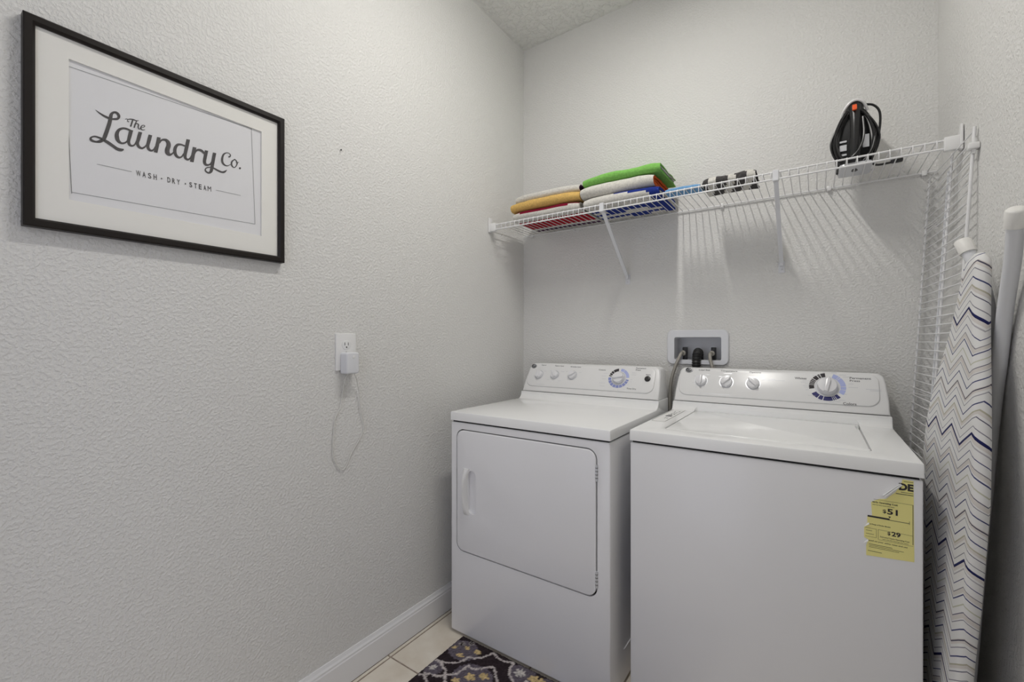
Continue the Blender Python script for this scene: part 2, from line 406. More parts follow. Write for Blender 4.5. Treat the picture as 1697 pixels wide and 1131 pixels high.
LET = [[-1385,686,-1381,694,-1368,671,-1361,685,-1351,655,-1341,675,-1333,640,-1321,666,-1315,627,-1301,659,-1295,615,-1281,652,-1275,605,-1260,646,-1255,597,-1240,640,-1236,589,-1220,636,-1217,584,-1202,633,-1198,580,-1184,631,-1181,577,-1166,629,-1163,573,-1147,627],[-1105,595,-1164,579,-1103,622,-1162,604,-1102,648,-1161,631,-1100,669,-1158,661,-1098,685,-1150,692,-1094,700,-1138,721,-1089,717,-1122,746,-1082,731,-1105,767,-1075,742,-1087,784,-1067,748,-1068,796,-1055,751,-1049,803,-1044,751,-1029,805,-1035,747,-1011,802,-1028,740,-995,792,-1020,727,-981,777,-1015,714,-969,757,-1013,705,-963,733,-1013,698,-965,705,-1014,688,-973,677,-1017,679,-987,649,-1023,670,-1007,626,-1036,659,-1031,610,-1057,647,-1056,600,-1082,634,-1082,592,-1106,622,-1106,583],[-1151,690,-1094,700,-1158,647,-1098,657,-1165,604,-1102,615,-1172,563,-1107,571,-1180,520,-1113,525,-1190,476,-1122,477,-1200,429,-1132,427,-1211,381,-1143,379,-1221,336,-1154,333,-1232,292,-1164,287,-1243,248,-1175,242,-1253,208,-1185,201,-1262,173,-1194,165,-1268,145,-1202,136,-1273,124,-1209,114,-1277,105,-1216,95,-1282,84,-1222,74],[-1249,129,-1223,73,-1266,112,-1238,56,-1281,95,-1254,38,-1295,80,-1272,19,-1309,66,-1291,3,-1324,52,-1311,-9,-1339,36,-1331,-18,-1355,23,-1352,-24,-1370,14,-1372,-29,-1387,10,-1393,-33,-1405,11,-1414,-36,-1421,15,-1434,-37,-1432,19,-1451,-34,-1439,23,-1465,-27,-1443,28,-1475,-16,-1445,32,-1482,-1,-1445,32,-1484,19,-1446,32,-1480,40,-1446,38,-1470,58,-1442,48,-1459,73,-1436,57,-1447,85,-1427,65,-1434,96,-1415,73,-1419,107,-1402,79,-1403,115,-1389,83,-1385,121,-1374,85,-1367,124,-1357,83,-1347,123,-1339,80,-1328,122,-1322,76,-1310,120,-1307,71,-1293,118,-1293,65,-1276,116,-1279,58,-1259,113,-1263,50,-1241,109,-1245,41,-1221,104,-1226,31,-1200,97,-1206,21,-1178,89,-1186,11,-1157,80,-1166,0,-1136,69,-1145,-11,-1115,57,-1124,-22,-1095,44,-1104,-33,-1075,33,-1085,-44,-1055,22,-1066,-56,-1036,12,-1047,-67,-1019,3,-1027,-74,-1003,-2,-1006,-78,-988,-4,-986,-78,-973,-5,-967,-75,-959,-4,-949,-69,-947,-3,-933,-60,-938,-2,-919,-47,-929,-1,-910,-35,-919,2,-901,-24,-907,6],[-778,494,-793,448,-795,498,-810,452,-813,502,-827,456,-831,505,-843,459,-849,506,-859,460,-867,505,-875,459,-886,502,-891,457,-905,497,-906,453,-925,489,-920,445,-945,477,-935,433,-966,462,-950,417,-988,443,-963,400,-1008,419,-972,384,-1025,391,-978,366,-1039,360,-984,345,-1051,329,-988,323,-1059,297,-990,304,-1063,266,-991,290,-1063,238,-989,275,-1061,213,-987,258,-1056,191,-985,240,-1051,171,-983,222,-1043,151,-980,206,-1033,131,-978,193,-1019,116,-974,181,-1002,105,-967,169,-984,98,-958,157,-963,96,-947,147,-943,98,-936,143,-923,104,-923,145,-902,115,-908,152,-882,130,-893,162,-864,148,-879,176,-847,171,-866,192,-831,196,-854,213,-818,225,-843,237,-806,256,-834,261,-798,289,-827,288,-793,323,-821,320,-790,357,-816,353,-786,390,-811,387],[-805,488,-734,493,-812,448,-742,453,-819,407,-750,412,-826,368,-757,372,-832,331,-765,335,-837,299,-772,301,-842,267,-779,270,-847,236,-785,245,-848,205,-788,225,-846,178,-789,207,-841,154,-787,192,-833,134,-785,179,-823,117,-782,169,-810,106,-778,161,-794,100,-772,154,-777,99,-766,150,-760,103,-758,148,-744,112,-750,151,-727,125,-739,158,-711,142,-728,168,-696,163,-718,182,-682,190,-708,202,-670,220,-699,229,-659,250,-689,259,-647,279,-678,289],[-637,506,-568,509,-646,463,-577,465,-655,418,-586,421,-663,376,-594,378,-670,339,-602,340,-676,308,-610,306,-682,279,-618,279,-686,250,-623,258,-688,220,-626,242,-685,192,-626,226,-678,168,-624,212,-669,148,-620,199,-657,131,-615,188,-642,119,-608,178,-624,111,-599,169,-606,107,-588,163,-587,108,-579,160,-568,114,-572,161,-552,126,-563,166,-537,140,-553,174,-523,156,-542,185,-510,174,-531,198,-496,195,-519,215,-484,217,-509,233,-474,237,-500,250,-466,257,-495,263,-461,275,-492,277,-456,291,-490,292,-452,306,-486,308],[-448,511,-377,515,-456,473,-385,476,-464,434,-392,437,-471,396,-399,400,-477,361,-407,364,-483,328,-414,330,-489,295,-422,298,-493,262,-428,272,-495,231,-431,251,-493,202,-432,233,-487,178,-431,217,-479,157,-428,204,-469,141,-425,193,-455,128,-420,184,-439,120,-413,176,-422,117,-405,170,-404,119,-398,168,-386,126,-390,169,-369,138,-381,174,-354,154,-371,183,-338,174,-361,195,-324,198,-351,213,-312,226,-341,238,-299,254,-330,266,-287,281,-319,294],[-283,515,-211,523,-291,465,-219,473,-299,414,-227,422,-307,365,-236,372,-316,316,-244,323,-324,268,-252,274,-332,220,-261,226,-340,173,-269,179,-348,126,-277,131],[-225,377,-250,385,-217,395,-244,402,-210,413,-239,421,-204,427,-232,441,-197,438,-222,461,-189,448,-209,479,-179,456,-195,494,-169,463,-180,507,-159,468,-164,518,-148,470,-147,527,-137,471,-128,535,-127,469,-108,539,-120,464,-88,537,-113,456,-69,531,-107,444,-51,520,-101,431,-35,505,-98,419,-22,486,-98,410,-14,463,-98,398,-9,438,-99,385,-8,412,-101,372,-10,383,-104,359,-16,352,-111,340,-24,325,-121,313,-30,304,-128,282,-33,291,-131,254,-34,278,-132,227,-35,265,-129,200,-35,255,-120,175,-35,248,-106,156,-35,239,-88,144,-32,227,-67,137,-28,217,-45,137,-27,210,-22,146,-26,206,-4,162,-19,207,10,178,-8,213,22,194,3,222,34,211,13,232,44,228,22,245,54,245,31,261,63,261,41,277],[290,524,277,480,270,526,256,482,249,529,235,485,227,532,216,486,206,532,198,484,185,529,182,479,164,524,166,471,142,516,153,461,119,501,144,451,99,479,137,439,81,454,129,424,65,427,122,406,53,399,117,388,44,369,113,370,39,338,110,350,36,308,108,329,37,279,108,309,40,251,109,289,47,224,112,269,56,200,116,250,69,179,121,236,85,162,128,223,104,150,138,211,124,143,149,202,145,142,158,198,166,147,167,197,187,158,178,201,205,174,190,208,223,193,201,219,239,217,212,235,252,243,224,257,265,270,236,283,278,295,248,309],[316,690,395,700,307,635,386,645,297,580,377,590,288,526,368,536,280,474,359,483,272,422,349,430,264,370,339,378,257,321,330,331,253,279,324,294,252,246,321,268,255,219,321,251,261,197,321,240,271,179,322,231,286,164,326,222,304,156,332,214,323,153,340,208,344,157,346,206,363,168,352,208,380,183,362,215,396,202,372,227,410,224,383,242,424,250,394,262,436,278,405,288,448,308,416,317,460,336,428,345],[454,543,535,553,446,490,526,500,437,436,518,446,429,384,509,394,421,333,501,343,413,285,494,295,406,238,487,248,399,192,480,202,393,147,473,156],[510,385,486,389,519,407,491,411,528,428,496,434,536,446,503,458,544,457,515,482,553,466,531,503,564,474,549,521,576,480,569,534,587,484,589,544,598,485,609,549,610,485,629,551,623,482,649,549,636,478,669,542,651,471,687,530,668,462,703,513,687,450,718,496,706,439,733,479],[723,556,800,566,716,514,793,524,708,471,786,481,702,430,779,439,695,391,772,400,689,355,766,363,683,320,760,328,678,285,755,299,676,252,752,277,680,223,752,260,687,200,753,246,697,181,755,234,711,167,757,226,727,158,760,220,745,155,766,215,764,157,774,212,783,163,783,213,802,172,796,217,823,185,810,225,843,201,825,236,862,221,837,248,878,246,847,262,890,271,856,283,900,296,866,307,911,319,877,331],[908,559,988,570,899,500,978,510,889,440,969,450,880,381,959,392,871,325,951,336,863,270,943,282,856,216,935,228,850,168,928,179,845,128,921,137,840,99,915,105,838,78,910,80,836,65,903,57,834,54,892,34,832,43,876,12,827,31,860,-4,819,15,846,-14,811,-2,832,-24],[845,64,876,23,832,47,862,10,820,29,847,-5,812,18,827,-22,807,13,804,-32,796,13,781,-30,780,17,760,-22,765,25,742,-10,755,33,728,3,750,41,720,19,747,50,718,38,747,60,719,57,749,69,725,76,754,78,735,94,762,89,748,110,774,99,763,124,787,109,779,136,803,118,798,147,821,127,819,157,840,133,841,165,859,138,862,170,876,139,883,173,894,138,904,174,912,135,925,172,932,131,946,170,952,125,969,165,974,116,993,158,997,107,1016,151,1020,100,1038,145,1044,94,1061,140,1069,89,1085,136,1093,86,1106,134,1118,87,1125,134,1141,91,1140,139,1163,99,1155,147,1183,110,1168,156,1201,124,1181,164,1217,143,1192,172,1228,164,1205,183,1236,184,1220,196,1245,202,1235,210],[-880,685,-883,692,-873,692,-876,700,-866,699,-869,708,-859,705,-862,716,-854,708,-854,721,-849,709,-846,723,-844,708,-839,722,-840,706,-833,718,-838,703,-828,711,-838,697,-828,699,-841,686,-830,686,-844,673,-832,676,-842,660,-832,672,-835,655,-829,672,-826,654,-822,672,-817,654,-814,674,-809,654,-805,675],[-836,697,-838,709,-825,703,-828,717,-815,710,-818,726,-805,716,-807,735,-794,721,-794,743,-781,724,-779,749,-766,727,-763,754,-750,730,-746,758,-736,731,-730,761,-723,731,-715,760,-710,730,-702,757,-697,729,-690,754,-682,730,-679,754,-668,736,-668,756,-655,744,-656,761,-642,753,-643,766,-630,761,-631,772],[-754,735,-729,736,-760,710,-735,710,-766,684,-740,684,-772,658,-745,659,-777,635,-750,636,-781,615,-755,615,-785,597,-759,597,-789,580,-763,580,-793,562,-767,562],[-672,756,-657,753,-680,734,-664,730,-689,712,-670,708,-698,689,-676,686,-706,665,-681,663,-713,639,-687,639,-719,612,-693,613,-724,586,-699,586,-730,559,-705,560],[-699,629,-706,636,-691,641,-699,648,-682,653,-692,662,-675,662,-684,676,-670,666,-673,687,-664,667,-661,692,-657,665,-648,694,-652,662,-636,691,-650,659,-626,680,-650,653,-624,661,-652,638,-627,641,-655,618,-630,624,-656,600,-631,612,-653,585,-630,602,-648,573,-628,593,-641,564,-625,586,-632,559,-623,582,-621,561,-620,581,-611,567,-613,583,-602,575,-603,588,-593,581,-594,592],[-586,613,-587,623,-573,620,-574,632,-559,627,-561,640,-546,634,-549,648,-535,642,-540,656,-525,652,-534,664,-518,663,-529,671,-512,675,-527,676,-512,689,-527,676,-518,697,-529,678,-527,700,-534,681,-538,701,-542,683,-550,698,-549,681,-561,690,-555,675,-573,679,-563,665,-584,666,-570,653,-593,652,-575,642,-600,637,-579,633,-605,621,-581,622,-607,605,-582,613,-606,590,-582,606,-602,578,-580,600,-594,568,-577,592,-584,561,-572,586,-572,559,-566,583,-557,564,-557,584,-542,572,-544,589,-527,582,-528,596,-513,591,-513,602],[1276,556,1274,583,1286,558,1285,589,1297,560,1295,595,1311,566,1301,599,1325,578,1303,601,1335,594,1307,606,1342,612,1312,616,1345,631,1316,625,1342,649,1317,632,1333,662,1313,641,1319,673,1304,652,1304,682,1292,661,1288,686,1281,666,1273,687,1269,667,1257,684,1256,663,1240,678,1243,657,1223,670,1229,647,1204,659,1214,634,1184,646,1200,619,1163,628,1188,603,1144,603,1179,586,1129,573,1172,565,1118,541,1165,539,1109,508,1159,512,1104,476,1155,485,1101,447,1153,461,1101,417,1153,437,1104,389,1154,416,1112,363,1158,398,1126,342,1165,381,1143,325,1175,364,1162,312,1187,350,1181,304,1200,340,1201,300,1213,334,1222,301,1228,331,1242,306,1244,333,1262,314,1260,337,1282,327,1275,345,1300,344,1292,358,1318,362,1310,374,1335,378,1329,390],[1434,569,1446,553,1415,552,1429,533,1396,535,1412,513,1376,516,1397,495,1359,493,1388,480,1347,468,1382,463,1339,442,1378,445,1335,417,1377,427,1335,393,1377,411,1340,371,1378,396,1350,352,1383,380,1362,336,1389,365,1375,325,1396,355,1391,319,1405,349,1408,318,1415,346,1426,322,1426,346,1444,331,1435,350,1460,348,1445,361,1476,370,1455,380,1489,394,1465,401,1500,417,1472,421,1507,440,1477,439,1511,464,1480,458,1512,488,1481,476,1509,510,1480,491,1499,528,1474,505,1486,543,1465,519,1471,555,1454,532,1459,563,1444,541,1448,567,1438,544,1438,568,1433,545,1431,566,1427,544,1424,566,1419,544],[1462,490,1477,508,1469,483,1485,501,1477,474,1492,492,1486,467,1497,487,1500,466,1500,486,1514,477,1506,490,1525,491,1516,500,1536,506,1528,514,1546,520,1540,526],[1538,348,1560,387,1541,343,1566,387,1544,338,1572,388,1547,333,1578,388,1552,330,1583,387,1557,329,1588,384,1564,329,1591,380,1571,329,1595,374,1578,330,1599,369]]
V = []; Fc = []
for st in LET:
    b0 = len(V); n = len(st) // 4
    for i in range(n):
        a = st[4 * i:4 * i + 4]
        V += [(PX + (b0 % 7) * 2e-6, a[0] * 1e-4 - 1.6, a[1] * 1e-4 + 1.6), (PX + (b0 % 7) * 2e-6, a[2] * 1e-4 - 1.6, a[3] * 1e-4 + 1.6)]
    Fc += [(b0 + 2 * i, b0 + 2 * i + 1, b0 + 2 * i + 3, b0 + 2 * i + 2) for i in range(n - 1)]
link('script_lettering', open_mesh(V, Fc), 'ink', sheet)
tl = math.radians(2.1)
def PW(a, b):                                # print sheet sits about two degrees askew
    return (PX, -1.59 + a * math.cos(tl) - b * math.sin(tl), 1.556 + a * math.sin(tl) + b * math.cos(tl))
words = []
for s, y, w in (('WASH', -1.667, .038), ('DRY', -1.608, .026), ('STEAM', -1.562, .048)):
    pitch = (w - .0062) / (len(s) - 1)
    words.append(join_me([text_me(c, PW, y + 1.59 + pitch * i - (.001 if c in 'WM' else 0), -0.007, {'W': .0086, 'M': .0080}.get(c, .0062), 0.0128, .0 if c in 'WM' else .016) for i, c in enumerate(s)]))
for y in (-1.6195, -1.5705): words.append(quad_me(PW, y + 1.59 - .0012, y + 1.59 + .0012, -.0025, .0005))
for w_ in words: link('caption_lettering', w_, 'ink', sheet)
rules = [quad_me(PW, -1.736 + 1.59, -1.676 + 1.59, -.0006, .0002), quad_me(PW, -1.502 + 1.59, -1.441 + 1.59, -.0006, .0002)]
cn = [(-1.779 + 1.59, 1.744 - 1.55), (-1.406 + 1.59, 1.747 - 1.55), (-1.406 + 1.59, 1.478 - 1.55), (-1.779 + 1.59, 1.475 - 1.55)]
for k in range(4):
    (a0, b0), (a1, b1) = cn[k], cn[(k + 1) % 4]
    if abs(a1 - a0) > abs(b1 - b0): rules.append(quad_me(PW, min(a0, a1), max(a0, a1), b0 - .0004, b0 + .0004))
    else: rules.append(quad_me(PW, a0 - .0004, a0 + .0004, min(b0, b1), max(b0, b1)))
for w_ in rules: link('border_rule', w_, 'ink_soft', sheet)

# ------------------------------------------------------------------ socket and charger on the left wall
so = thing('wall_outlet', 'white wall outlet plate with a charger plugged into its lower socket', 'outlet', (0, -1.105, 1.058))
link('cover_plate', prism_me(rr(-1.146, -1.068, 1.060, 1.186, .004), FYZ(0.0), 0.0005, 0.006, .003), 'plastic', so, 35)
for zc in (1.147, 1.098):
    r_ = link('receptacle', prism_me(rr(-1.124, -1.090, zc - .0145, zc + .0145, .012), FYZ(0.006), -.001, 0.0012, .0005), 'plastic', so, 35)
    link('slot', join_me([box_me(.007, .0075, -1.1145, -1.1125, zc - .002, zc + .008), box_me(.007, .0075, -1.1015, -1.0995, zc - .002, zc + .008),
                          prism_me(rr(-1.1095, -1.1045, zc - .0105, zc - .0055, .0024), FYZ(0.007), 0, .0005)]), 'gap', r_)
link('screw', prism_me(rr(-1.1095, -1.1045, 1.120, 1.125, .0024), FYZ(0.006), 0, .001, .0005), 'steel', so, 35)
ad = thing('phone_charger', 'small pale plug-in charger with a loop of thin white cable', 'charger', (0.03, -1.1, 1.05))
bd = link('charger_body', prism_me(rr(-1.130, -1.081, 1.050, 1.122, .008), FYZ(0.0075), 0, 0.034, .005, 3), 'tube', ad, 35)
link('button', prism_me(rr(-1.109, -1.097, 1.101, 1.113, .0058), FYZ(0.0415), -0.001, .0008, .0004), 'plastic', bd, 35)
link('prong', join_me([box_me(.002, .0085, -1.1145, -1.1125, 1.096, 1.106), box_me(.002, .0085, -1.1015, -1.0995, 1.096, 1.106)]), 'steel', bd)
cp = [(.028, -1.112, 1.052), (.014, -1.118, 1.03), (.006, -1.122, .98), (.006, -1.132, .935), (.005, -1.150, .90), (.005, -1.154, .86), (.005, -1.158, .81), (.004, -1.154, .775),
      (.004, -1.138, .742), (.004, -1.121, .7265), (.004, -1.106, .737), (.004, -1.085, .775), (.004, -1.055, .815), (.005, -1.038, .845), (.006, -1.037, .872), (.006, -1.047, .905), (.007, -1.054, .945), (.009, -1.060, .985), (.016, -1.073, 1.025), (.026, -1.090, 1.050)]
tube('cable', catmull(cp, 6), .0016, 'clear_cord', ad)

# a tiny nail left in the left wall
nl = link('nail', lathe_me([(.0010, 0), (.0010, .0045), (.0026, .0050), (.0024, .0060), (.0008, .0064)], lambda u, v, h: (h, -1.126 + u, 1.801 + v), 10), 'gap', None, 40)
nl['label'] = 'tiny dark nail in the left wall to the right of the framed print'; nl['category'] = 'nail'

# ------------------------------------------------------------------ dryer and washer
def console_frame(x0, yb, zb, dy=.078, dz=.138):
    l = math.hypot(dy, dz); sy, sz = dy / l, dz / l
    return lambda a, s, h: (x0 + a, yb + s * sy - h * sz, zb + s * sz + h * sy)

def machine(name, label, cat, x0, x1, yf, zt, yback):
    t = thing(name, label, cat, ((x0 + x1) / 2, yf + .33, 0))
    W = x1 - x0; lip = .034; yb = yf + .515
    # cabinet
    body = box_me(x0 + .002, x1 - .002, yf + .003, yback, .012, zt - lip - .0068, .004, 3)
    riser = box_me(x0 + .008, x1 - .008, yf + .009, yback - .01, zt - lip - .03, zt - lip + .002)
    # top with cove up to the console
    prof = [(yf, zt - lip), (yf, zt - .005), (yf + .0015, zt - .0015), (yf + .005, zt)]
    for k in range(9):
        a = math.radians(90 * k / 8)
        prof.append((yb - .034 + .034 * math.sin(a), zt + .034 - .034 * math.cos(a)))
    prof += [(yback, zt + .034), (yback, zt - lip)]
    n = len(prof)
    xsn = [x0, x0 + .0015, x0 + .005, x1 - .005, x1 - .0015, x1]
    ins = [.005, .0015, 0, 0, .0015, .005]
    V = []
    for x, i_ in zip(xsn, ins):
        for k, (y, z) in enumerate(prof):
            if k in (0, n - 1): V.append((x, y + (i_ * .6 if k == 0 else 0), z))
            elif k >= n - 2: V.append((x, y, z - i_))
            elif k < 4: V.append((x, y + i_ * .6, z - i_ * .9))
            else: V.append((x, y, z - i_ * .9))
    Fc = []
    for s in range(len(xsn) - 1):
        for k in range(n): Fc.append((s * n + k, s * n + (k + 1) % n, (s + 1) * n + (k + 1) % n, (s + 1) * n + k))
    Fc += [tuple(range(n)), tuple((len(xsn) - 1) * n + k for k in range(n))]
    top = mesh_from(V, Fc)
    feet = []
    for fx in (x0 + .05, x1 - .05):
        for fy in (yf + .06, yback - .05):
            link('foot', lathe_me([(.018, 0), (.018, .008), (.009, .010), (.009, .014)], lambda u, v, h, fx=fx, fy=fy: (fx + u, fy + v, h), 16), 'black_matte', t, 40)
    # console housing
    P = console_frame(x0, yb + .001, zt + .0355)
    H = .152
    out = [(0.004, 0), (W - .004, 0), (W - .0045, .05), (W - .009, .11)]
    for k in range(7):
        a = math.radians(90 * k / 6); out.append((W - .012 - .026 + .026 * math.cos(a), H - .026 + .026 * math.sin(a)))
    for k in range(7):
        a = math.radians(90 + 90 * k / 6); out.append((.012 + .026 + .026 * math.cos(a), H - .026 + .026 * math.sin(a)))
    out += [(.009, .11), (.0045, .05)]
    bm = bmesh.new()
    fr = [bm.verts.new(P(a, s, 0)) for a, s in out]
    bk = []
    for a, s in out:
        p = P(a, s, 0); bk.append(bm.verts.new((p[0], yback, p[2])))
    m_ = len(out); ff = bm.faces.new(fr); bm.faces.new(bk)
    for i in range(m_): bm.faces.new((fr[i], fr[(i + 1) % m_], bk[(i + 1) % m_], bk[i]))
    bmesh.ops.recalc_face_normals(bm, faces=bm.faces)
    bmesh.ops.bevel(bm, geom=[e for e in ff.edges], offset=.007, segments=3, profile=.5, affect='EDGES', clamp_overlap=True)
    me = bpy.data.meshes.new('console'); bm.to_mesh(me); bm.free()
    con = link('console', me, 'plastic', t, 40)
    fp = rr(.016, W - .028, .027, H - .006, (.028, .028, .034, .034), 8)
    link('faceplate', prism_me(fp, P, -.001, .0045, .0035, 3), 'plastic', con, 40)
    return t, body, riser, top, con, P, W

def ring_seg(P, ca, cs, r0, r1, d0, d1, h, n=10):
    V = []; Fc = []
    for k in range(n + 1):
        a = math.radians(d0 + (d1 - d0) * k / n)
        V += [P(ca + r0 * math.cos(a), cs + r0 * math.sin(a), h), P(ca + r1 * math.cos(a), cs + r1 * math.sin(a), h)]
    for k in range(n): Fc.append((2 * k, 2 * k + 1, 2 * k + 3, 2 * k + 2))
    return open_mesh(V, Fc)

def knob(P, con, ca, cs, r, ang, name='knob', hgt=.017):
    base = lathe_me([(r * 1.02, .004), (r * 1.02, .007), (r, .008), (r * .96, hgt * .8), (r * .9, hgt), (r * .5, hgt + .001)], lambda u, v, h: P(ca + u, cs + v, h), 36)
    c, s = math.cos(ang), math.sin(ang)
    # finger grip, tapering to a pointer
    outl = [(-r * .9, -r * .20), (r * .55, -r * .26), (r * 1.02, -r * .06), (r * 1.02, r * .06), (r * .55, r * .26), (-r * .9, r * .20)]
    grip = prism_me(outl, lambda a, b, h: P(ca + a * c - b * s, cs + a * s + b * c, h), hgt * .6, hgt + .0085, .0025, 2)
    sk = ring_seg(P, ca, cs, r * 1.02, r * 1.22, 0, 360, .0048, 36)
    o = link(name, join_me([base, grip]), 'knob', con, 35)
    link('knob_skirt', sk, 'silver', con)
    return o

def emblem(P, con, ca, cs, ra=.015, rb=.0115):
    el = [(ca + ra * math.cos(2 * math.pi * k / 28), cs + rb * math.sin(2 * math.pi * k / 28)) for k in range(28)]
    link('emblem', prism_me(el, P, .004, .0058, .0006), 'black', con, 40)
    ring = ring_seg(lambda a, s, h: P(ca + (a) * 1.0, cs + s * rb / ra, h), 0, 0, ra * .80, ra * .92, -200, 100, .0061, 24)
    curl = [P(ca + ra * .5 * math.cos(a) * (1 - a / 16), cs + rb * .5 * math.sin(a) * (1 - a / 16), .0062) for a in [k * .35 for k in range(24)]]
    link('emblem_mark', join_me([ring, tube_me(curl, .0008, 5)]), 'silver', con)

ZT = .880
# ---- dryer
dr, body, riser, top, con, P, W = machine('dryer', 'white front-door tumble dryer against the left wall', 'dryer', .113, .785, -.708, ZT, -.055)
DYF = -.705
door = (.147, .736, .339, .810)
body = cut(body, [prism_me(rr(door[0] - .0042, door[1] + .0042, door[2] - .0042, door[3] + .0042, .035, 8), FXZ(DYF), -.026, .05),
                  prism_me(rr(-.60, -.16, .12, .80, .03, 6), lambda a, b, h: (.783 - .003 + h, a, b), 0, .05)])
cab = link('cabinet', body, 'enamel', dr, 35); link('top_gap_shade', riser, 'gap', dr)  # riser coloured black to paint the shade in the seam under the top
link('top_panel', top, 'enamel_top', dr, 35)
link('door_gap_shade', prism_me(rr(door[0] - .0036, door[1] + .0036, door[2] - .0036, door[3] + .0036, .034, 8), FXZ(DYF), -.0255, -.0125), 'gap', dr)  # black plate behind the door, shade of the groove put into its colour
dme = prism_me(rr(*door, .032, 8), FXZ(DYF), -.0120, .0025, .003, 3)
hx0, hx1, hz0, hz1 = .182, .243, .486, .664
dme = cut(dme, [prism_me(rr(.205, hx1, hz0 + .006, hz1 - .006, .017, 6), FXZ(DYF), -.009, .03)])
dd = link('door', dme, 'enamel', dr, 35)
# pull handle: bowed grip along the left rim of the scooped recess
V = []; Fc = []
ns = 20
for i in range(ns + 1):
    t_ = i / ns; z = hz0 + (hz1 - hz0) * t_
    w = .026 - .014 * math.sin(math.pi * t_) ** .7
    pr = .005 + .018 * math.sin(math.pi * t_) ** .6
    xa = hx0 + .004 * math.sin(math.pi * t_)
    for (dx, dy) in ((0, 0), (0.002, -pr * .7), (w * .3, -pr), (w * .75, -pr), (w, -pr * .75), (w + .004, -.001)):
        V.append((xa + dx, DYF - .0022 + dy, z))
for i in range(ns):
    for k in range(6): Fc.append((i * 6 + k, i * 6 + (k + 1) % 6, (i + 1) * 6 + (k + 1) % 6, (i + 1) * 6 + k))
Fc += [tuple(range(6)), tuple(ns * 6 + k for k in range(6))]
link('handle', mesh_from(V, Fc), 'plastic', dd, 50)
for zc in (.738, .398):
    hg = tube_me([(.7385, DYF - .001, zc - .026), (.7385, DYF - .001, zc + .026)], .0042, 10)
    cuts = [tube_me([(.7385, DYF - .001, zc + q - .0008), (.7385, DYF - .001, zc + q + .0008)], .0046, 10) for q in (-.016, -.005, .006, .017)]
    h_ = link('hinge', hg, 'silver', dr, 40)
    link('hinge_knuckle', join_me(cuts), 'gap', h_)
emblem(P, con, .036, .133)
for a, s, ang in ((.079, .088, 100), (.165, .091, 125), (.259, .093, 30)): knob(P, con, a, s, .0195, math.radians(ang))
dc = (.486, .090)
knob(P, con, *dc, .026, math.radians(190), 'timer_dial', .020)
HH = .0049
link('dial_ring', join_me([ring_seg(P, *dc, .034, .047, d0, d1, HH) for d0, d1 in ((98, 130), (133, 146), (149, 160), (163, 170))]), 'ink', con)
link('dial_ring', join_me([ring_seg(P, *dc, .034, .047, d0, d1, HH) for d0, d1 in ((5, 60), (62, 84))]), 'lavender', con)
link('dial_ring', join_me([ring_seg(P, *dc, .034, .047, d0, d1, HH) for d0, d1 in ((178, 196), (199, 217), (220, 238), (241, 259), (262, 280), (283, 301), (304, 322), (325, 340), (343, 353))]), 'periwinkle', con)
link('start_button', lathe_me([(.0125, .003), (.0125, .007), (.010, .0085), (.006, .0088)], lambda u, v, h: P(.613 + u, .093 + v, h), 24), 'black', con, 40)
PT = lambda a, s: P(a, s, .0049)
txt = [text_me(*q) for q in (('Signal', PT, .078, .137, .026, .0065), ('Fabric Care', PT, .155, .136, .048, .0065), ('Wrinkle Care', PT, .238, .134, .055, .0065),
       ('Cottons', PT, .385, .124, .033, .0065), ('Permanent', PT, .556, .139, .044, .0065), ('Press', PT, .556, .130, .022, .0060), ('Time Dry', PT, .530, .038, .042, .0085), ('Start', PT, .603, .110, .020, .0055))]
for w_ in txt: link('lettering', w_, 'ink_soft', con)
sm = []
for a, s, w in ((.05, .112, .012), (.10, .108, .014), (.13, .110, .014), (.195, .108, .018), (.13, .062, .014), (.19, .060, .016), (.22, .11, .01), (.29, .108, .012), (.075, .035, .05),
                (.412, .110, .02), (.405, .096, .022), (.41, .082, .02), (.40, .062, .026), (.405, .047, .024), (.54, .118, .02), (.54, .108, .022), (.54, .085, .008), (.54, .075, .008), (.53, .06, .006), (.47, .033, .006), (.49, .032, .006), (.515, .037, .006)):
    sm.append(quad_me(PT, a, a + w, s, s + .0016))
link('fine_print', join_me(sm), 'silver', con)['kind'] = 'stuff'

# ---- washer
wa, body, riser, top, con, P, W = machine('washer', 'white top-loading washing machine with a torn yellow energy label', 'washing machine', .829, 1.518, -.660, ZT + .001, -.052)
WZ = ZT + .001
top = cut(top, [prism_me(rr(.9165, 1.4315, -.586, -.150, .012, 5), FXY(WZ), -.012, .03)])
link('cabinet', body, 'enamel', wa, 35); link('top_gap_shade', riser, 'gap', wa)  # same black riser, painted shade for the seam below the washer top
link('top_panel', top, 'enamel_top', wa, 35)
lid = cut(prism_me(rr(.9195, 1.4295, -.5848, -.1510, .011, 5), FXY(WZ), -.0115, .0005, .0025, 3),
          [prism_me(rr(1.4185, 1.45, -.560, -.19, .003, 3), FXY(WZ), -.008, .03)])
link('lid', lid, 'enamel_top', wa, 35)
lb = FXY(WZ)
bl = link('instruction_label', prism_me(rr(.838, .885, -.470, -.135, .012, 4), lb, .0002, .0006), 'white_paper', wa)
LT = lambda a, b: (.862 + a, -.30 + b, WZ + .0008)
LV = lambda a, b: (.862 - b, -.30 + a, WZ + .0008)
edge = []
oo, ii = rr(.838, .885, -.470, -.135, .012, 4), rr(.8395, .8835, -.4685, -.1365, .0108, 4)
for k in range(len(oo)):
    j = (k + 1) % len(oo)
    edge.append(open_mesh([(*oo[k], WZ + .0008), (*oo[j], WZ + .0008), (*ii[j], WZ + .0008), (*ii[k], WZ + .0008)], [(0, 1, 2, 3)]))
